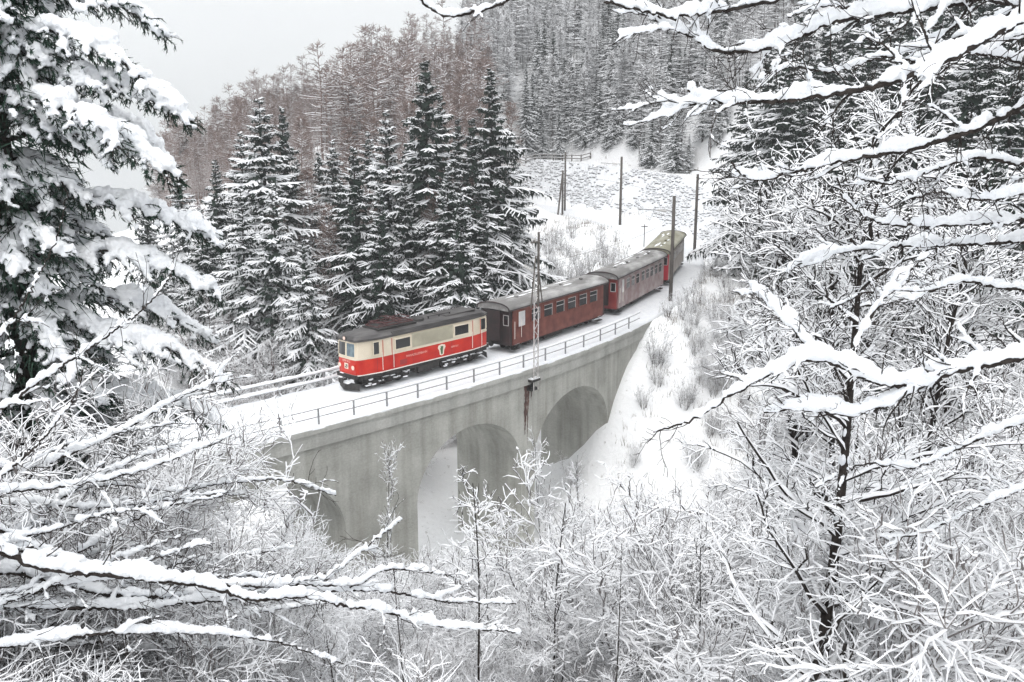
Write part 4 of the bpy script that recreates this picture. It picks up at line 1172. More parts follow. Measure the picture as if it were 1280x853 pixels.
# dark wood on the right hand slope
G2 = "spruces of the dark wood on the right-hand slope"
rw = [(1075, -60, 112), (1130, -110, 115), (1010, -20, 116), (1190, -140, 112), (1250, -150, 108), (940, 88, 112), (958, 45, 104), (985, 60, 94), (985, 30, 98), (1012, 70, 88), (1040, 10, 95), (1065, 50, 82), (1095, -20, 90), (1120, 30, 78), (1150, -50, 88), (1180, 0, 74), (1210, -60, 84),
      (1235, -10, 70), (1262, -80, 80), (1290, -30, 66), (1320, -90, 78), (1000, 130, 78), (1052, 120, 72), (1105, 95, 69), (1160, 90, 65), (1215, 75, 61), (1270, 60, 58), (1010, 165, 84), (1330, 20, 60), (1080, 170, 64), (1190, 160, 57), (1255, 170, 53)]
for k, (px, py, D) in enumerate(rw):
    tree_by_top(px + rng.uniform(-6, 6), py, D, SPR, k % 3 if k % 5 else 3, rng.uniform(1.0, 1.35), "dark snow-streaked spruce in the dense wood on the right-hand slope", group=G2)

# bare larches on the ridge at the left
G3 = "bare brown larches on the ridge"
ridge_x = np.array([-75, -66, -50, -36, -22, -10, 2]); ridge_t = np.array([0, 12, 20, 26, 33, 38, 41])
cnt = 0
for k in range(275):
    px = rng.uniform(205, 615); D = rng.uniform(130, 222)
    sky = np.interp(px, [200, 240, 330, 400, 520, 600], [165, 130, 98, 74, 30, 6])
    py = sky + (1 - (D - 135) / 87.0) * rng.uniform(60, 120) + rng.uniform(0, 18)
    t = at_d(px, py, D); z0 = H1(t[0], t[1])
    h = t[2] - z0
    if h < 6: h = rng.uniform(8, 14)
    if h > 27: h = rng.uniform(20, 25)
    put("bare_larch", pp(LAR[k % 4]), (t[0], t[1], z0 - 0.3), rng.uniform(0, 6.28), (rng.uniform(0.8, 1.1) * h / 20, h / 20), "bare brown larch among many alike on the ridge at the left", "larch", G3)
# far mountainside behind the bend
G4 = "snowy leafless trees on the far mountainside"
G5 = "small snowy spruces on the far mountainside"
for k in range(330):
    px = rng.uniform(585, 1000); D = rng.uniform(np.interp(px, [700, 740, 770, 800, 850], [185, 180, 176, 168, 154]), 300)
    g = None
    # find the ground at this column and depth
    x = (px - 640) / 1244 * D
    x0, y0 = x, D
    z0 = H1(x0, y0)
    h = rng.uniform(10, 17)
    if k % 4 == 0:
        put("snowy_spruce", pp(SPR_FAR[k % 2]), (x0, y0, z0 - 0.3), rng.uniform(0, 6.28), (h / 20 * rng.uniform(0.9, 1.3), h / 20), "small hazy spruce dusted white among the trees of the far mountainside", "spruce", G5)
    else:
        put("leafless_tree", pp(LAR_GREY[k % 3]), (x0, y0, z0 - 0.3), rng.uniform(0, 6.28), (h / 20 * rng.uniform(0.9, 1.3), h / 20), "hazy snow-grey leafless tree among many alike on the far mountainside", "tree", G4)
def far_wood(name, lab, src, n, seed, pxr, Dr, hr, keep):
    rng = np.random.default_rng(seed)
    mats = [src[1].materials[0], src[1].materials[1]]
    m = MB()
    arr = []
    for me in src:
        co = np.empty(len(me.vertices) * 3, np.float32); me.vertices.foreach_get("co", co)
        li = np.empty(len(me.loops), np.int32); me.loops.foreach_get("vertex_index", li)
        ls = np.empty(len(me.polygons), np.int32); me.polygons.foreach_get("loop_start", ls)
        lt = np.empty(len(me.polygons), np.int32); me.polygons.foreach_get("loop_total", lt)
        mi = np.empty(len(me.polygons), np.int32); me.polygons.foreach_get("material_index", mi)
        k = lt == 4
        arr.append((co.reshape(-1, 3).astype(float), li[ls[k][:, None] + np.arange(4)[None]], mi[k]))
    px = rng.uniform(*pxr, n); D = rng.uniform(*Dr, n); x = (px - 640) / 1244 * D
    z = height(x, D)
    for i in range(n):
        if not keep(px[i], D[i], z[i]): continue
        h = rng.uniform(*hr) / 20; w = h * rng.uniform(1.05, 1.6); a = rng.uniform(0, 6.28)
        for co, q, mi in arr:
            v = np.stack([(co[:, 0] * math.cos(a) - co[:, 1] * math.sin(a)) * w + x[i], (co[:, 0] * math.sin(a) + co[:, 1] * math.cos(a)) * w + D[i], co[:, 2] * h + z[i] - 0.3], 1)
            m.add(v, q, m=mi)
    o = m.build(name, mats)
    tag(o, lab, "wood", kind="stuff")
far_wood("distant_wood", "hazy grey wood covering the far mountainside as one mass", LITE[0], 700, 301, (575, 1010), (150, 330), (11, 17), lambda px, D, z: D > np.interp(px, [575, 700, 740, 770, 800, 850], [186, 185, 180, 176, 168, 155]))
far_wood("ridge_wood", "brown leafless wood filling in behind the larches of the ridge", LITE[1], 800, 302, (200, 610), (140, 235), (15, 21), lambda px, D, z: HOR - (z + 18 - CAM_H) / D * F_PX > np.interp(px, [200, 240, 330, 400, 520, 600], [165, 135, 104, 80, 34, 8]))
far_wood("hillside_wood", "grey leafless wood filling the steep slope above the dark spruces at the right", LITE[0], 170, 303, (1000, 1340), (104, 190), (11, 17), lambda px, D, z: True)
for k in range(150):
    px = rng.uniform(655, 900); d0 = np.interp(px, [655, 700, 740, 770, 800, 850], [184, 183, 179, 175, 168, 155]); D = rng.uniform(d0, 262 if k < 60 else d0 + 16)
    x = (px - 640) / 1244 * D; h = rng.uniform(9, 16) if k < 60 else rng.uniform(6, 11)
    put("snowy_spruce", pp(SPR_FAR[k % 2]), (x, D, H1(x, D) - 0.3), rng.uniform(0, 6.28), (h / 20 * rng.uniform(1.2, 1.7), h / 20), "small hazy spruce dusted white among the trees of the far mountainside", "spruce", G5)
for (px, py, D, w, lab) in [(740, 108, 187, 1.25, "white dusted spruce standing at the forest edge above the snowy stone slope"), (670, 120, 188, 1.2, "bluish spruce at the far forest edge directly above the wooden fence"),
                            (790, 135, 182, 1.3, "leaning-looking spruce at the forest edge right of the white dusted one"), (645, 40, 215, 1.0, "blue-grey spruce high on the far mountainside above the fence"), (600, 22, 200, 0.9, "dark bluish spruce on the skyline where ridge meets mountainside")]:
    tree_by_top(px, py, D, SPR_FAR, int(px) % 2, w, lab)

# ------------------------------------------------------------------ shrubs
SHR = [shrub_mesh(200 + i, stems=(8, 10, 7, 9, 8)[i], H=(4.2, 3.6, 4.6, 3.8, 4.4)[i], spread=(0.6, 0.9, 0.45, 0.75, 0.55)[i], snow=0.022, r0=0.015, per1=10, per2=9, per3=4, wig=0.15, bark=SHRUB_BARK) for i in range(5)]
FINE = [shrub_mesh(220 + i, stems=14, H=2.2, spread=0.35, per1=5, per2=3, snow=0.012, r0=0.014, up=0.06, droop=0.0, bark=GREY_BARK) for i in range(3)]
SAP = [shrub_mesh(230 + i, stems=1, H=6.0, spread=0.12, per1=24, per2=6, per3=2, snow=0.018, r0=0.038, bark=BARK, up=0.05, droop=0.0, wig=0.03, len1=0.22, len2=0.10, name="sapling") for i in range(3)]

def top_of(me):
    co = np.empty(len(me.vertices) * 3, np.float32); me.vertices.foreach_get("co", co)
    return float(np.percentile(co[2::3], 99.7))
SHR_T = [top_of(m_) for m_ in SHR]
_PV = {}
LIM = ([-60, 200, 250, 300, 340, 390, 430, 500, 570, 620, 680, 740, 790, 830, 870, 915, 1000, 1340], [400, 440, 500, 540, 570, 590, 640, 712, 690, 625, 582, 565, 598, 640, 630, 520, 430, 400])
def stays_low(me, loc, rz, sc):
    """True when a plant put here stays in the gorge and does not rise in front of the viaduct"""
    if me.name not in _PV:
        co = np.empty(len(me.vertices) * 3, np.float32); me.vertices.foreach_get("co", co)
        _PV[me.name] = co.reshape(-1, 3)[::41].astype(float)
    v = _PV[me.name] * sc
    c_, s_ = math.cos(rz), math.sin(rz)
    X, Y, Z = v[:, 0] * c_ - v[:, 1] * s_ + loc[0], v[:, 0] * s_ + v[:, 1] * c_ + loc[1], v[:, 2] + loc[2]
    px, py = proj(X, np.maximum(Y, 1.0), Z)
    return (py < np.interp(px, *LIM)).mean() < 0.012
# thicket on the near slope, filling the gorge in front of the viaduct
G6 = "leafless snowy shrubs of the thicket in the gorge"
n_sh = 0
for k in range(1600):
    D = 9.5 + 41 * rng.random() ** 0.8
    px = rng.uniform(-60, 1340)
    x = (px - 640) / 1244 * D * 1.05
    z = H1(x, D)
    # screen row of the plant's top: keep the viaduct, arches and white slope free
    h = rng.uniform(3.0, 5.0)
    i = rng.integers(0, 5); rz = rng.uniform(0, 6.28)
    if not stays_low(SHR[i], (x, D, z), rz, h / SHR_T[i]): continue
    n_sh += 1
    if n_sh > 165: break
    put("snowy_shrub", [("shrub", SHR[i])], (x, D, z), rz, h / SHR_T[i], "leafless snow-laden shrub in the white thicket filling the gorge below the viaduct", "shrub", G6)
for k in range(400):
    D = rng.uniform(28, 50); px = rng.uniform(380, 880)
    x = (px - 640) / 1244 * D * 1.08; z = H1(x, D); h = rng.uniform(2.2, 4.2)
    i = rng.integers(0, 5); rz = rng.uniform(0, 6.28)
    if not stays_low(SHR[i], (x, D, z), rz, h / SHR_T[i]): continue
    if np.sqrt(((_TP - np.array([x, D])) ** 2).sum(1)).min() < 5.0: continue
    n_sh += 1
    if n_sh > 235: break
    put("snowy_shrub", [("shrub", SHR[i])], (x, D, z), rz, h / SHR_T[i], "leafless snow-laden shrub in the white thicket filling the gorge below the viaduct", "shrub", G6)
# young saplings with thin dark stems
for (px, py_t, D, lab) in [(690, 545, 38, "sapling in front of the grey pier between the two arches"), (735, 560, 40, "sapling with widely spread snowy twigs at the foot of the right abutment"),
                           (700, 640, 24, "snow-dusted sapling standing in the thicket below the second arch"), 
                           (1240, 560, 16, "sapling at the right edge of the thicket"), (475, 560, 40, "slender sapling against the viaduct wall left of the open arch")]:
    t = at_d(px, py_t, D); z = H1(t[0], t[1]); h = max(t[2] - z, 1.6); me = SAP[int(px) % 3]; q = h / top_of(me)
    put("sapling", [("s", me)], (t[0], t[1], z), rng.uniform(0, 6.28), (q * rng.uniform(0.5, 0.7), q), lab, "sapling")
SAPN = [shrub_mesh(235 + i, stems=1, H=6.0, spread=0.08, per1=20, per2=4, per3=2, snow=0.012, r0=0.026, bark=BARK, up=0.05, droop=0.0, wig=0.03, len1=0.14, len2=0.07, name="sapling") for i in range(2)]
for k, (px, py_t, D, lab) in enumerate([(577, 590, 10.5, "tallest thin dark sapling rising from the bottom edge in front of the left arch"), (522, 690, 9.6, "thin dark sapling just left of the tallest one at the bottom edge"), (694, 600, 12.5, "thin dark sapling in the bottom thicket below the pier between the arches"),
                                        (765, 700, 9.8, "short thin dark sapling at the bottom edge right of the pier"), (905, 650, 11.0, "thin dark sapling at the bottom edge left of the slim dark-trunked tree"), (440, 735, 9.5, "thin dark sapling crossing the long snowy boughs at the lower left")]):
    t = at_d(px, py_t, D); z = H1(t[0], t[1]) - 0.2; me = SAPN[k % 2]; q = (t[2] - z) / top_of(me)
    put("sapling", [("s", me)], (t[0], t[1], z), rng.uniform(0, 6.28), (min(q, 0.85), q), lab, "sapling")
SLIM = [shrub_mesh(290 + i, stems=1, H=9.0, spread=0.1, per1=36, per2=9, per3=4, snow=0.017, r0=0.06, bark=BARK, up=0.04, droop=0.0, wig=0.04, len1=0.19, len2=0.085, name="bare_tree") for i in range(2)]
for k, (px, py_t, D, lab) in enumerate([(1000, 190, 21, "bare tree with fine snowy crown just left of the slim dark-trunked tree"), (1135, 205, 18, "bare snowy tree just right of the slim dark-trunked tree"),
                                        (1205, 265, 15.5, "bare snowy tree second from the right edge, before the dark wood"), (1262, 190, 19, "bare snowy tree nearest the right edge, before the dark wood")]):
    t = at_d(px, py_t, D); z = H1(t[0], t[1]) - 0.2; me = SLIM[k % 2]; q = (t[2] - z) / top_of(me)
    put("bare_tree", [("s", me)], (t[0], t[1], z), rng.uniform(0, 6.28), (q, q), lab, "tree")
# twigs poking through the open slopes
G7 = "bare twigs on the open slopes beside the track"
for k in range(150):
    if k < 80:
        px, D = rng.uniform(590, 780), rng.uniform(88, 125)
    else:
        px, D = rng.uniform(790, 960), rng.uniform(66, 104)
    x = (px - 640) / 1244 * D
    p = np.array([x, D]); d = np.sqrt(((_TP - p) ** 2).sum(1)); j = d.argmin()
    if d[j] < 3.4: continue
    if k >= 80 and _TS[j] < 23 and d[j] < 5: continue
    z = H1(x, D)
    put("twiggy_shrub", [("t", FINE[k % 3])], (x, D, z), rng.uniform(0, 6.28), rng.uniform(0.6, 1.3), "small grey twiggy shrub poking out of the open snow beside the track", "shrub", G7)
BRN = [shrub_mesh(240 + i, stems=9, H=5.5, spread=0.4, per1=9, per2=6, per3=2, snow=0.011, r0=0.03, bark=BARK_BROWN, wig=0.15) for i in range(2)]
G10 = "brown leafless bushes between the spruces and the far bridge railing"
for k in range(70):
    px, D = rng.uniform(240, 660), rng.uniform(68, 84)
    x = (px - 640) / 1244 * D
    p = np.array([x, D]); d = np.sqrt(((_TP - p) ** 2).sum(1)); j = d.argmin()
    if d[j] < 5.0 or (490 < px < 610 and H1(x, D) < -6): continue
    put("brown_bush", [("s", BRN[k % 2])], (x, D, H1(x, D) - 0.2), rng.uniform(0, 6.28), rng.uniform(0.9, 1.7), "brownish leafless bush between the spruces and the viaduct, lightly streaked with snow", "bush", G10)
# undergrowth below the spruces behind the train and along the right wood
G8 = "snowy undergrowth at the feet of the spruces"
for k in range(46):
    if k < 16:
        px, D = rng.uniform(200, 650), rng.uniform(72, 92)
    else:
        px, D = rng.uniform(880, 1330), rng.uniform(46, 78)
    x = (px - 640) / 1244 * D
    p = np.array([x, D]); d = np.sqrt(((_TP - p) ** 2).sum(1)); j = d.argmin()
    if d[j] < 4.5: continue
    z = H1(x, D)
    put("snowy_shrub", [("s", SHR[k % 5])], (x, D, z), rng.uniform(0, 6.28), rng.uniform(0.7, 1.3), "snowy shrub of the undergrowth at the feet of the spruces", "shrub", G8)

def dry_grass():
    rng = np.random.default_rng(404)
    m = MB(); P = []
    for (pa, pb, Da, Db, n) in ((770, 950, 62, 108, 900), (590, 790, 84, 150, 900), (650, 870, 118, 178, 260)):
        px = rng.uniform(pa, pb, n); D = rng.uniform(Da, Db, n)
        P.append(np.stack([(px - 640) / 1244 * D, D], 1))
    P = np.vstack(P)
    dd = np.sqrt(((P[:, None] - _TP[None]) ** 2).sum(-1)); j = dd.argmin(1)
    ok = (dd.min(1) > 3.5) & ~((_TS[j] < 23) & (dd.min(1) < 5))
    clump = np.sin(P[:, 0] * 0.8 + 2 * np.sin(P[:, 1] * 0.3)) + np.sin(P[:, 1] * 0.45) > -0.3
    P = P[ok & clump]
    z = height(P[:, 0], P[:, 1])
    per = 9
    b = np.repeat(np.c_[P, z], per, 0); n = len(b)
    b[:, :2] += rng.normal(0, 0.35, (n, 2)); b[:, 2] -= 0.05
    a = rng.uniform(0, 6.28, n); w = np.stack([np.cos(a), np.sin(a), 0 * a], 1) * 0.018
    tip = b + np.stack([rng.normal(0, 0.12, n), rng.normal(0, 0.12, n), rng.uniform(0.25, 0.95, n)], 1)
    m.add(np.stack([b - w, b + w, tip], 1).reshape(-1, 3), None, np.arange(n * 3).reshape(-1, 3))
    tag(m.build("dry_grass", mat("dry_grass_stems", (0.13, 0.105, 0.085), (0.24, 0.20, 0.165), rough=0.9, scale=0.5)), "brown dry grass stems poking through the snow of the slopes", "grass", kind="stuff")
dry_grass()
for (s_, d_, sc, lab) in ((11.0, -0.5, 0.62, "dark bare bush in the shadow under the right-hand arch, the left one of two"), (14.2, -1.8, 0.5, "dark bare bush in the shadow under the right-hand arch, close to the abutment")):
    q = trk(s_, d_)
    put("brown_bush", [("s", BRN[0])], (q[0], q[1], H1(q[0], q[1]) - 0.2), s_, sc, lab, "bush")

# ------------------------------------------------------------------ near trees, carrying thick snow
LUMP = bpy.data.textures.new('snow_lumps', 'CLOUDS'); LUMP.noise_scale = 0.07; LUMP.noise_depth = 3
CRUMB = bpy.data.textures.new('snow_crumbs', 'CLOUDS'); CRUMB.noise_scale = 0.022; CRUMB.noise_depth = 2
def remesh(o, vox, smooth=4, lump=0.03):
    r = o.modifiers.new("merge", 'REMESH'); r.mode = 'VOXEL'; r.voxel_size = vox; r.use_smooth_shade = True
    if smooth:
        s = o.modifiers.new("soften", 'SMOOTH'); s.iterations = smooth; s.factor = 0.5
    d = o.modifiers.new("lumps", 'DISPLACE'); d.texture = LUMP; d.texture_coords = 'LOCAL'; d.strength = lump; d.mid_level = 0.5
    e = o.modifiers.new("crumbs", 'DISPLACE'); e.texture = CRUMB; e.texture_coords = 'LOCAL'; e.strength = lump * 0.6; e.mid_level = 0.5
    return o

ICO = None
def blobs(m, C, Rx, Rz, mi=0):
    """batch of low snow lumps"""
    lat = np.linspace(-math.pi / 2, math.pi / 2, 6)[1:-1]; lon = np.linspace(0, 2 * math.pi, 8, endpoint=False)
    base = np.array([[math.cos(a) * math.cos(b), math.cos(a) * math.sin(b), math.sin(a)] for a in lat for b in lon] + [[0, 0, -1], [0, 0, 1]])
    q = [[i * 8 + j, i * 8 + (j + 1) % 8, (i + 1) * 8 + (j + 1) % 8, (i + 1) * 8 + j] for i in range(3) for j in range(8)]
    t = [[32, (j + 1) % 8, j] for j in range(8)] + [[33, 24 + j, 24 + (j + 1) % 8] for j in range(8)]
    C = np.asarray(C); n = len(C); Rx = np.broadcast_to(Rx, (n,)); Rz = np.broadcast_to(Rz, (n,))
    V = C[:, None] + base[None] * np.stack([Rx, Rx, Rz], 1)[:, None]
    off = (np.arange(n) * 34)[:, None, None]
    m.add(V.reshape(-1, 3), (np.array(q)[None] + off).reshape(-1, 4), (np.array(t)[None] + off).reshape(-1, 3), mi)

def resample(P, step):
    P = np.asarray(P, float)
    # Catmull-Rom through the points, then even steps
    Q = []
    for i in range(len(P) - 1):
        p0, p1, p2, p3 = P[max(i - 1, 0)], P[i], P[i + 1], P[min(i + 2, len(P) - 1)]
        for t in np.linspace(0, 1, 9)[:-1]:
            Q.append(0.5 * ((2 * p1) + (-p0 + p2) * t + (2 * p0 - 5 * p1 + 4 * p2 - p3) * t * t + (-p0 + 3 * p1 - 3 * p2 + p3) * t ** 3))
    Q.append(P[-1]); Q = np.array(Q)
    L = np.concatenate([[0], np.cumsum(np.linalg.norm(np.diff(Q, axis=0), axis=1))])
    n = max(int(L[-1] / step), 3)
    u = np.linspace(0, L[-1], n)
    return np.stack([np.interp(u, L, Q[:, k]) for k in range(3)], 1)

def snow_on(m, P, R, thick, rng, wid=0.75):
    """a continuous lumpy ridge of snow on a near branch P (n,3)"""
    n = len(P)
    T = np.gradient(P, axis=0); T /= np.linalg.norm(T, axis=1)[:, None] + 1e-9
    hz = np.clip((np.sqrt(1 - T[:, 2] ** 2) - 0.25) / 0.5, 0, 1)
    nz = np.convolve(rng.normal(0, 1, n + 6), np.ones(7) / 7, 'valid') * 0.75 + rng.normal(0, 0.16, n)
    th = thick * hz * np.clip(1 + nz, 0.35, 1.7)
    th[-1] *= 0.5
    gap = np.convolve(rng.normal(0, 1, n + 4), np.ones(5) / 5, 'valid')
    th = np.where(gap > 0.75, th * 0.12, th)
    C = P.copy(); C[:, 2] += R + th * 0.42
    blobs(m, C, np.maximum(th * wid, 0.004), np.maximum(th * 0.58 + R * 0.3, 0.004))

def near_branch(root, name, P, r0, r1, thick, seed, bark_mat=BARK, twigs=14, tl=0.7, tthick=0.5, vox=0.013, sub=4, ang=44, up=0.02, flat=0.3, wid=0.62, bare=22):
    """one limb of a near tree with its side twigs and the snow it carries"""
    rng = np.random.default_rng(seed)
    P = resample(P, max(thick * 0.38, 0.02)); n = len(P)
    P[1:-1] += rng.normal(0, 0.006, (n - 2, 3))
    R = np.linspace(r0, r1, n)
    bm_, sm_ = MB(), MB()
    bm_.tube(P, R, 7)
    snow_on(sm_, P, R, thick * np.interp(np.linspace(0, 1, n), [0, 0.75, 1], [1, 0.9, 0.55]), rng, wid)
    if twigs:
        C, RC = grow(rng, P[None], R[None], twigs, 0.12, 1.0, tl, ang, 7, 0.16, up, 0.0, rs=0.5, rmin=0.004, flat=flat, falloff=0.35)
        limbs(bm_, C, RC, np.zeros(RC.shape), 0, 0)
        for c, rc in zip(C, RC):
            c2 = resample(c, thick * 0.28); snow_on(sm_, c2, np.interp(np.linspace(0, 1, len(c2)), np.linspace(0, 1, 7), rc), thick * tthick * rng.uniform(0.5, 1.15) * np.linspace(1, 0.6, len(c2)), rng, wid)
        if sub:
            D, RD = grow(rng, C, RC, sub, 0.2, 1.0, tl * 0.5, 45, 5, 0.18, up, 0.0, rs=0.6, rmin=0.003, flat=flat)
            limbs(bm_, D, RD, np.zeros(RD.shape), 0, 0)
            for c, rc in zip(D, RD):
                c2 = resample(c, thick * 0.24); snow_on(sm_, c2, np.interp(np.linspace(0, 1, len(c2)), np.linspace(0, 1, 5), rc), thick * tthick * 0.62 * rng.uniform(0.3, 1.1) * np.linspace(1, 0.6, len(c2)), rng, wid)
    if bare:
        F, RF = grow(rng, P[None], R[None], bare, 0.15, 1.0, tl * 0.75, 55, 7, 0.2, 0.03, 0.0, rs=0.3, rmin=0.0032, flat=0.15, falloff=0.2)
        limbs(bm_, F, RF, np.zeros(RF.shape), 0, 0)
        F2, RF2 = grow(rng, F, RF, 3, 0.2, 1.0, tl * 0.3, 45, 5, 0.2, 0.02, 0.0, rs=0.6, rmin=0.0025, flat=0.15)
        limbs(bm_, F2, RF2, np.zeros(RF2.shape), 0, 0)
    b = bm_.build(name, bark_mat, root, smooth=True)
    s = sm_.build("snow_load", SNOW_SHADED, b, smooth=True)
    remesh(s, vox)
    return b

def pxs(pts, D0, D1):
    n = len(pts)
    return [at_d(x, y, D0 + (D1 - D0) * i / (n - 1)) for i, (x, y) in enumerate(pts)]

# overhanging beech, its trunk out of the frame at the right
def overhanging_beech():
    root = empty("overhanging_beech", (0, 0, 0), 0, "leafless tree reaching in from the upper right with thick pillows of snow on its branches", "tree")
    tx, ty = 4.9, 6.4
    zg = H1(tx, ty)
    m = MB(); zz = np.linspace(zg - 0.4, zg + 11, 10)
    m.tube(np.stack([tx + 0.1 * np.sin(zz), ty + 0.08 * np.cos(zz), zz], 1), np.linspace(0.24, 0.08, 10), 10); m.build("trunk", BARK, root, smooth=True)
    tr = lambda z: np.array([tx + 0.1 * math.sin(z), ty + 0.08 * math.cos(z), z])
    def br(name, pts, D0, D1, z_at, r0, r1, th, seed, **k):
        P = pxs(pts, D0, D1)
        near_branch(root, name, [tr(z_at)] + P, r0 * 0.85, r1, th * 0.77, seed, **k)
    br("branch", [(1330, 2), (1280, 24), (1212, 59), (1152, 89), (1100, 107), (1040, 118), (969, 126), (924, 128), (880, 127), (860, 112)], 6.3, 6.0, 17.9, 0.042, 0.009, 0.088, 1, twigs=26, tl=0.7, tthick=0.6, sub=5)
    br("branch", [(1300, -60), (1240, -8), (1150, 12), (1050, 26), (966, 58), (905, 66), (868, 48), (836, 32), (822, 20)], 6.8, 6.2, 18.4, 0.036, 0.007, 0.085, 2, twigs=26, tl=0.6, tthick=0.65)
    br("branch", [(1230, -90), (1120, -40), (1010, -10), (924, 10), (886, 15), (849, 21), (822, 19), (790, 11), (755, 3)], 6.5, 6.0, 18.9, 0.036, 0.007, 0.08, 3, twigs=20, tl=0.45, tthick=0.65)
    br("branch", [(1190, -190), (960, -150), (780, -70), (690, -22), (650, -3), (612, 10), (580, 18), (559, 21), (540, 12), (522, -2)], 6.4, 5.8, 19.6, 0.034, 0.006, 0.06, 4, twigs=12, tl=0.4, tthick=0.6, sub=3)
    br("branch", [(1330, 100), (1280, 132), (1250, 148), (1194, 171), (1137, 187), (1085, 196), (1032, 205), (980, 219), (950, 226), (931, 221), (914, 203)], 7.0, 7.0, 17.3, 0.038, 0.007, 0.088, 5, twigs=16, tl=0.5, tthick=0.5, sub=3)
    br("branch", [(1350, 262), (1280, 274), (1212, 280), (1156, 282), (1107, 280), (1072, 264), (1050, 242)], 7.6, 7.4, 16.4, 0.03, 0.006, 0.08, 6, twigs=12, tl=0.6, tthick=0.55, sub=3)
    br("branch", [(1350, 300), (1280, 302), (1231, 305), (1175, 307), (1119, 309), (1062, 314), (1015, 322), (985, 338)], 7.9, 7.8, 16.2, 0.03, 0.006, 0.08, 7, twigs=12, tl=0.6, tthick=0.55, sub=3)
    br("branch", [(1350, 425), (1280, 447), (1212, 461), (1166, 472), (1137, 481), (1100, 479), (1062, 464), (1044, 455), (1025, 449), (995, 453), (961, 468), (912, 496), (867, 524), (820, 540)], 6.6, 6.6, 15.6, 0.04, 0.006, 0.10, 8, twigs=14, tl=0.5, tthick=0.55, sub=3)
    r2 = np.random.default_rng(55)
    for k, pts in enumerate([[(1340, 30), (1270, 8), (1180, -2), (1100, 12), (1030, 8), (985, 22)], [(1340, 60), (1250, 70), (1170, 60), (1100, 72), (1040, 90), (990, 84), (950, 98)], [(1345, 190), (1280, 205), (1220, 198), (1160, 215), (1110, 230), (1070, 222)],
                             [(1345, 350), (1270, 362), (1200, 352), (1140, 372), (1085, 366), (1030, 392)], [(1345, 520), (1270, 530), (1200, 560), (1140, 585), (1080, 580), (1020, 610)], [(1345, 590), (1280, 610), (1210, 640), (1150, 668), (1100, 672)], [(1345, 235), (1290, 240), (1225, 250), (1175, 240), (1130, 252)]]):
        br("branch", pts, 7.4 + 0.2 * (k % 3), 7.2 + 0.3 * (k % 2), 17.6 - 0.5 * k if k > 1 else 18.6, 0.026, 0.005, 0.06, 80 + k, twigs=16, tl=0.5, tthick=0.6, sub=4)
    near_branch(root, "branch", pxs([(1168, 472), (1137, 492), (1100, 509), (1062, 520), (1040, 513), (1000, 512), (955, 516)], 6.6, 6.8), 0.018, 0.006, 0.085, 9, twigs=5, tl=0.35, tthick=0.5, sub=2)
    near_branch(root, "branch", pxs([(1027, 449), (1005, 425), (987, 406), (957, 376), (938, 355)], 6.6, 6.9), 0.016, 0.006, 0.075, 10, twigs=4, tl=0.35, tthick=0.5, sub=2)
    near_branch(root, "branch", pxs([(1062, 464), (1075, 420), (1100, 380), (1130, 345), (1160, 318)], 6.6, 7.0), 0.014, 0.006, 0.06, 12, twigs=5, tl=0.4, tthick=0.5, sub=2)
overhanging_beech()

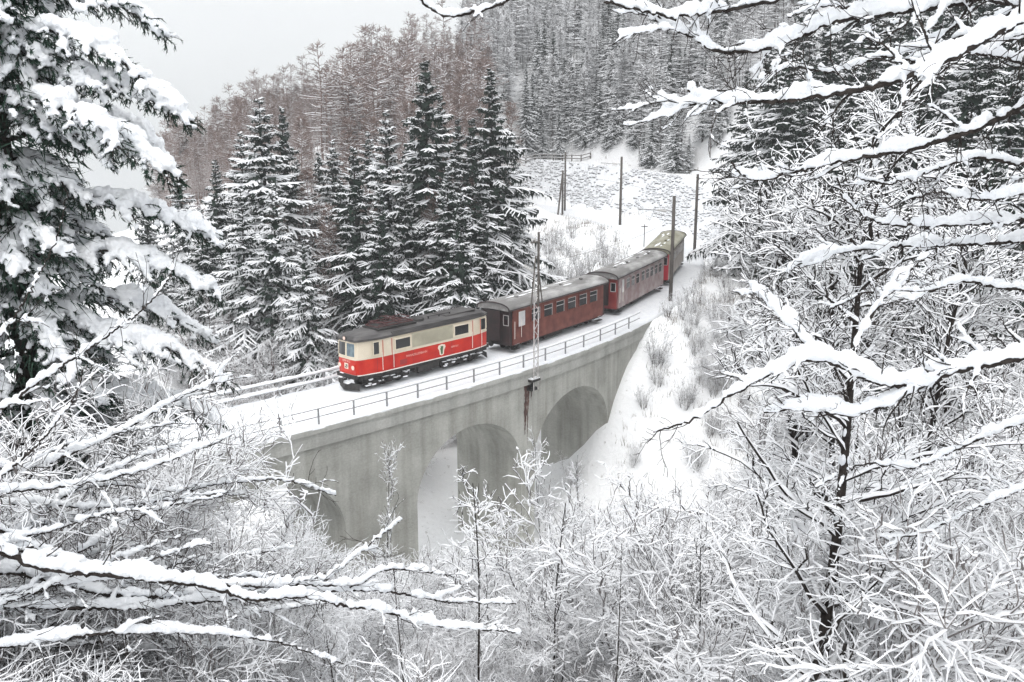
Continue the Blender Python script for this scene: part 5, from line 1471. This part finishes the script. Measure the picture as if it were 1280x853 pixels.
# near spruce at the left, boughs bowed down with snow
def near_spruce():
    x0, y0 = -6.35, 12.6
    zg = H1(x0, y0) - 0.4
    root = empty("snow_laden_spruce", (x0, y0, zg), 0, "big near spruce at the left edge, its boughs bowed under thick snow", "spruce")
    rng = np.random.default_rng(21)
    H = 15.5
    m = MB(); zz = np.linspace(0, H, 10); m.tube(np.stack([0 * zz, 0 * zz, zz], 1), np.linspace(0.24, 0.03, 10), 10); m.build("trunk", BARK, root, smooth=True)
    cm, sm = MB(), MB()
    boughs = []
    z = 1.6
    while z < H - 0.4:
        nb = rng.integers(5, 7)
        a0 = rng.uniform(0, 6.28)
        for j in range(nb):
            boughs.append((z + rng.normal(0, 0.12), a0 + 6.28 * j / nb + rng.normal(0, 0.2), rng.uniform(0.75, 1.15), 0))
        z += rng.uniform(0.30, 0.46)
    # the boughs that reach out to the right in the picture
    for (px, py, a) in [(200, 42, 0.15), (172, 95, -0.2), (236, 150, -0.1), (205, 195, 0.3), (265, 300, 0.05), (222, 225, -0.35), (268, 365, 0.0), (250, 415, 0.25), (275, 470, -0.05), (150, 185, -0.5), (272, 530, 0.2), (120, 110, 0.7)]:
        tip = at_d(px, py, y0 + a * 2.0) - np.array([x0, y0, zg])
        boughs.append((tip[2] + 0.42, math.atan2(tip[1], tip[0]), math.hypot(tip[0], tip[1]), 1))
    for (zb, a, f, hero) in boughs:
        fr = zb / H
        L = f if hero else (2.75 * (1 - fr) ** 0.75 + 0.25) * f * 0.9
        if not hero and math.cos(a) > 0.2: L *= 0.66
        n = 10; t = np.linspace(0, 1, n)
        el = np.interp(fr, [0, 0.5, 1], [0.0, 0.12, 0.5])
        P = np.stack([np.cos(a) * L * t, np.sin(a) * L * t, zb + L * (el * t - (0.30 + el) * t ** 2.2)], 1) if not hero else np.stack([np.cos(a) * L * t, np.sin(a) * L * t, zb + 0.25 * np.sin(t * 2.2) - 0.60 * t ** 2.5], 1)
        P[1:] += rng.normal(0, 0.015, (n - 1, 3))
        cm.tube(P, np.linspace(0.035, 0.012, n), 5, 2)
        # sprays either side, drooping
        k = int(10 + 7 * L)
        tt = np.linspace(0.18, 1.0, k); sdn = np.where(np.arange(k) % 2, 1, -1)
        bp, T, _, _ = sample(np.repeat(P[None], k, 0), np.minimum(tt, 0.999))
        hor = np.stack([-np.sin(a) * np.ones(k), np.cos(a) * np.ones(k), np.zeros(k)], 1)
        d = T * 0.8 + hor * (sdn * rng.uniform(0.4, 0.95, k))[:, None]; d[:, 2] -= rng.uniform(0.15, 0.5, k)
        Lt = np.interp(tt, [0, 0.4, 1], [0.25, 0.62, 0.24]) * rng.uniform(0.7, 1.25, k) * min(1.0, 0.45 + L / 4)
        Q = walk(rng, bp, d, Lt, 5, 0.06, 0, 0.28)
        limbs(cm, Q, np.linspace(0.012, 0.006, 5)[None], np.zeros((k, 5)), 2, 2)
        # hanging secondary sprays
        W, RW = grow(rng, Q, np.broadcast_to(np.linspace(0.012, 0.006, 5)[None], (k, 5)), 4, 0.1, 1, 0.3, 45, 4, 0.1, 0, 0.5, rs=0.6, rmin=0.004)
        limbs(cm, W, RW, np.zeros(RW.shape), 2, 2)
        # needles as short blades round every spray
        for A, per in ((Q, 26), (W, 13)):
            idx = np.repeat(np.arange(len(A)), per)
            c, Tn, _, _ = sample(A[idx], rng.random(len(idx)))
            v = rng.normal(0, 1, (len(idx), 3)); v -= Tn * (v * Tn).sum(1)[:, None]; v /= np.linalg.norm(v, axis=1)[:, None]
            w = np.cross(v, Tn) * 0.009
            tip = c + (Tn * 0.75 + v) * rng.uniform(0.03, 0.06, len(idx))[:, None]; tip[:, 2] -= 0.012
            V = np.stack([c - w, c + w, tip], 1).reshape(-1, 3)
            cm.add(V, None, np.arange(len(V)).reshape(-1, 3), 0)
        # snow: a lumpy pad on the bough and fingers along the sprays
        P2 = resample(P, 0.07)
        tk = (0.125 if hero else 0.095) * np.interp(np.linspace(0, 1, len(P2)), [0, 0.25, 0.8, 1], [0.25, 0.75, 1.05, 0.6]) * min(1, 0.5 + L / 3)
        snow_on(sm, P2, np.full(len(P2), 0.02), tk * rng.uniform(0.55, 1.35, len(P2)), rng, 1.0)
        for c, lt in zip(Q, Lt):
            if rng.random() < 0.12: continue
            c2 = resample(c, 0.05); snow_on(sm, c2, np.full(len(c2), 0.008), (0.095 if hero else 0.085) * np.linspace(1.0, 0.45, len(c2)) * rng.uniform(0.5, 1.15), rng, 0.8)
        for c in W:
            if rng.random() < 0.35: continue
            c2 = resample(c, 0.05)[:4]; snow_on(sm, c2, np.full(len(c2), 0.006), 0.055 * rng.uniform(0.5, 1.2), rng, 0.8)
    # dark inner twigs and needles round the stem
    nn = 16000
    f = rng.uniform(0.04, 0.97, nn); rr = (1.45 * (1 - f) ** 0.8 + 0.2) * rng.uniform(0.05, 1, nn) ** 0.7; a = rng.uniform(0, 6.28, nn)
    c = np.stack([rr * np.cos(a), rr * np.sin(a), f * H], 1)
    d = np.stack([np.cos(a), np.sin(a), -rng.uniform(0.2, 1.2, nn)], 1) + rng.normal(0, 0.4, (nn, 3))
    d /= np.linalg.norm(d, axis=1)[:, None]
    w = np.cross(d, rng.normal(0, 1, (nn, 3))); w /= np.linalg.norm(w, axis=1)[:, None]; w *= rng.uniform(0.006, 0.016, nn)[:, None]
    tip = c + d * rng.uniform(0.10, 0.32, nn)[:, None]
    V = np.stack([c - w, c + w, tip], 1).reshape(-1, 3); cm.add(V, None, np.arange(len(V)).reshape(-1, 3), 0)
    cm.build("crown", [NEEDLE_NEAR, SNOW_TWIG, BARK], root)
    s = sm.build("snow_load", SNOW_SHADED, root, smooth=True)
    remesh(s, 0.024, 2, 0.07)
near_spruce()

# snow-laden bushes in the lower left corner
def left_branches():
    root = empty("leaning_hazel", (0, 0, 0), 0, "snow-laden leafless bush arching in from the lower left, longest branches crossing below the arch", "bush")
    base = np.array([-6.6, 7.6, 0.0]); base[2] = H1(base[0], base[1]) - 0.2
    def br(pts, D0, D1, r0, r1, th, seed, **k):
        P = pxs(pts, D0, D1)
        mid = base + (P[0] - base) * [0.45, 0.5, 0.6]
        near_branch(root, "branch", [base, mid] + P, r0 * 0.9, r1, th * 0.88, seed, **k)
    br([(-60, 690), (60, 712), (170, 722), (260, 734), (320, 750), (380, 746), (432, 757), (481, 765), (545, 783), (605, 787), (652, 791)], 7.2, 8.6, 0.05, 0.006, 0.085, 31, twigs=14, tl=0.6, tthick=0.6)
    br([(-60, 660), (80, 700), (200, 722), (300, 732), (380, 731), (444, 731), (477, 714), (515, 712), (565, 721)], 7.5, 8.8, 0.04, 0.006, 0.068, 32, twigs=14, tl=0.6, tthick=0.6)
    br([(-40, 720), (150, 745), (300, 742), (444, 738), (500, 742), (552, 752), (582, 753), (645, 755)], 7.9, 9.0, 0.04, 0.006, 0.072, 33, twigs=12, tl=0.6, tthick=0.6)
    br([(-60, 770), (120, 760), (280, 750), (395, 730), (455, 686), (502, 650)], 7.6, 9.2, 0.035, 0.006, 0.068, 34, twigs=12, tl=0.6, tthick=0.6)
    br([(-60, 640), (0, 616), (61, 611), (152, 595), (213, 575), (290, 545)], 7.6, 8.4, 0.035, 0.005, 0.064, 35, twigs=16, tl=0.6, tthick=0.6)
    br([(-50, 650), (0, 598), (51, 552), (91, 500), (104, 462)], 7.2, 7.4, 0.03, 0.005, 0.047, 36, twigs=14, tl=0.55, tthick=0.6)
    br([(-60, 560), (-10, 520), (60, 470), (120, 430), (180, 385), (210, 350)], 7.4, 7.8, 0.03, 0.005, 0.051, 37, twigs=16, tl=0.6, tthick=0.6)
    br([(-60, 470), (0, 420), (40, 360), (70, 300), (85, 240)], 7.2, 7.4, 0.025, 0.004, 0.043, 38, twigs=14, tl=0.5, tthick=0.6)
    br([(-60, 600), (40, 585), (140, 545), (220, 500), (290, 470)], 8.0, 8.8, 0.03, 0.005, 0.06, 39, twigs=16, tl=0.6, tthick=0.6)
    br([(-60, 830), (60, 800), (200, 790), (330, 800), (430, 830)], 7.2, 8.0, 0.03, 0.005, 0.068, 40, twigs=16, tl=0.6, tthick=0.6)
    br([(-60, 700), (40, 660), (150, 640), (250, 610), (350, 600), (420, 620)], 8.4, 9.6, 0.03, 0.005, 0.064, 41, twigs=16, tl=0.6, tthick=0.6)
    br([(-60, 770), (30, 740), (100, 690), (190, 640), (280, 620)], 7.8, 8.6, 0.03, 0.005, 0.064, 42, twigs=16, tl=0.6, tthick=0.6)
    r2 = np.random.default_rng(99)
    for k in range(20):
        x1, y1 = r2.uniform(90, 420), 0
        y1 = np.interp(x1, [90, 300, 420], [r2.uniform(300, 820), r2.uniform(560, 820), r2.uniform(660, 830)])
        y0 = y1 + r2.uniform(20, 170)
        xs = np.linspace(-60, x1, 5)
        arch = r2.uniform(-30, 15)
        pts = [(x, y0 + (y1 - y0) * u + arch * math.sin(math.pi * u) + r2.normal(0, 6)) for x, u in zip(xs, np.linspace(0, 1, 5))]
        D0 = r2.uniform(7.0, 9.0)
        br(pts, D0, D0 + r2.uniform(0, 1.2), 0.022, 0.004, r2.uniform(0.045, 0.07), 60 + k, twigs=14, tl=0.55, tthick=0.6)
left_branches()

# slim tree with the dark trunk at the right
def slim_tree():
    b = at_d(1020, 960, 8.4); t = at_d(1092, 170, 9.8)
    zg = H1(b[0], b[1])
    b[2] = zg - 0.3
    root = empty("slim_tree", b, 0, "slim leafless tree with dark trunk rising through the white thicket on the right", "tree")
    rng = np.random.default_rng(51)
    pts = [b, at_d(1030, 800, 8.6), at_d(1044, 690, 8.8), at_d(1056, 570, 9.0), at_d(1066, 450, 9.2), at_d(1076, 330, 9.5), t]
    P = resample(np.array(pts) - b, 0.25); n = len(P)
    R = np.linspace(0.075, 0.011, n)
    m = MB(); m.tube(P, R, 9); tk = m.build("trunk", BARK, root, smooth=True)
    m = MB()
    C, RC = grow(rng, P[None], R[None], 50, 0.14, 0.98, 1.9, 58, 11, 0.13, 0.02, 0.05, rs=0.42, rmin=0.008, falloff=0.45)
    E1, RE = grow(rng, C, RC, 10, 0.15, 1.0, 0.66, 44, 7, 0.27, 0.02, 0.02, rs=0.55, rmin=0.005, flat=0.3)
    E2, RF = grow(rng, E1, RE, 6, 0.15, 1.0, 0.36, 46, 5, 0.3, 0.02, 0, rs=0.6, rmin=0.004, flat=0.3)
    for A, RA, s in ((C, RC, 0.032), (E1, RE, 0.018), (E2, RF, 0.012)):
        limbs(m, A, RA, s * rng.uniform(0.4, 1.5, RA.shape) * np.linspace(1, 0.5, RA.shape[1])[None], ks=7 if s > 0.015 else 4)
    m.build("crown", [BARK, SNOW_TWIG], root, smooth=True)
    m = MB()
    k = rng.integers(3, n - 3, 26)
    a = rng.uniform(0, 6.28, 26)
    blobs(m, P[k] + np.stack([np.cos(a) * R[k] * 0.7, np.sin(a) * R[k] * 0.7, np.zeros(26)], 1), R[k] * rng.uniform(0.5, 0.9, 26), R[k] * rng.uniform(0.8, 1.8, 26))
    m.build("snow_clump", SNOW_SHADED, tk, smooth=True)
slim_tree()

# nearer, finer shrubs in the bottom of the frame
NEARS = [shrub_mesh(260 + i, stems=9, H=5.6, spread=(0.7, 0.5, 0.9)[i], per1=11, per2=12, per3=4, snow=0.0125, r0=0.012, len1=0.38, len2=0.17, wig=0.17, bark=SHRUB_BARK, ks=7) for i in range(3)]
G9 = "snowy shrubs nearest the camera along the bottom of the picture"
k = 0
for (px, py, D) in [(330, 640, 17), (420, 690, 15), (500, 740, 13), (610, 720, 15), (690, 690, 18), (770, 660, 20), (850, 640, 19), (930, 600, 17), (1000, 560, 20), (1090, 540, 18), (1160, 520, 16), (1240, 480, 15), (1300, 520, 13),
                     (880, 740, 12), (950, 740, 12.5), (1150, 690, 13), (1200, 660, 11.5), (760, 770, 12), (640, 790, 11.5), (560, 800, 11), (1290, 640, 11), (240, 650, 12.5), (130, 560, 11), (40, 480, 10.5), (60, 640, 10), (200, 740, 10), (1180, 780, 10), (880, 800, 10.5), (30, 430, 9.2), (110, 470, 9.6), (190, 520, 10), (90, 560, 9), (250, 600, 10.5), (-10, 360, 9.5), (160, 620, 9.2), (20, 540, 8.8)]:
    t = at_d(px, py, D); z = H1(t[0], t[1]) - 0.2; h = min(max(t[2] - z, 2.0), 6.5)
    me = NEARS[k % 3]; k += 1
    for shrink in (1.0, 0.88, 0.76, 0.64, 0.52):
        rz = rng.uniform(0, 6.28); sc = h * shrink / top_of(me)
        if stays_low(me, (t[0], t[1], z), rz, sc):
            put("snowy_shrub", [("s", me)], (t[0], t[1], z), rz, sc, "finely branched snowy shrub near the camera in the lower part of the thicket", "shrub", G9)
            break

# ------------------------------------------------------------------ haze
def haze():
    m = MB(); m.box((0, 190, 60), (560, 460, 400))
    h, n, l, p = new_mat("haze")
    n.remove(p)
    v = n.new("ShaderNodeVolumePrincipled")
    v.inputs["Color"].default_value = (0.9, 0.92, 0.94, 1)
    v.inputs["Density"].default_value = 0.0008
    l.new(v.outputs[0], n["Material Output"].inputs["Volume"])
    o = m.build("haze", h); o["kind"] = "stuff"
haze()
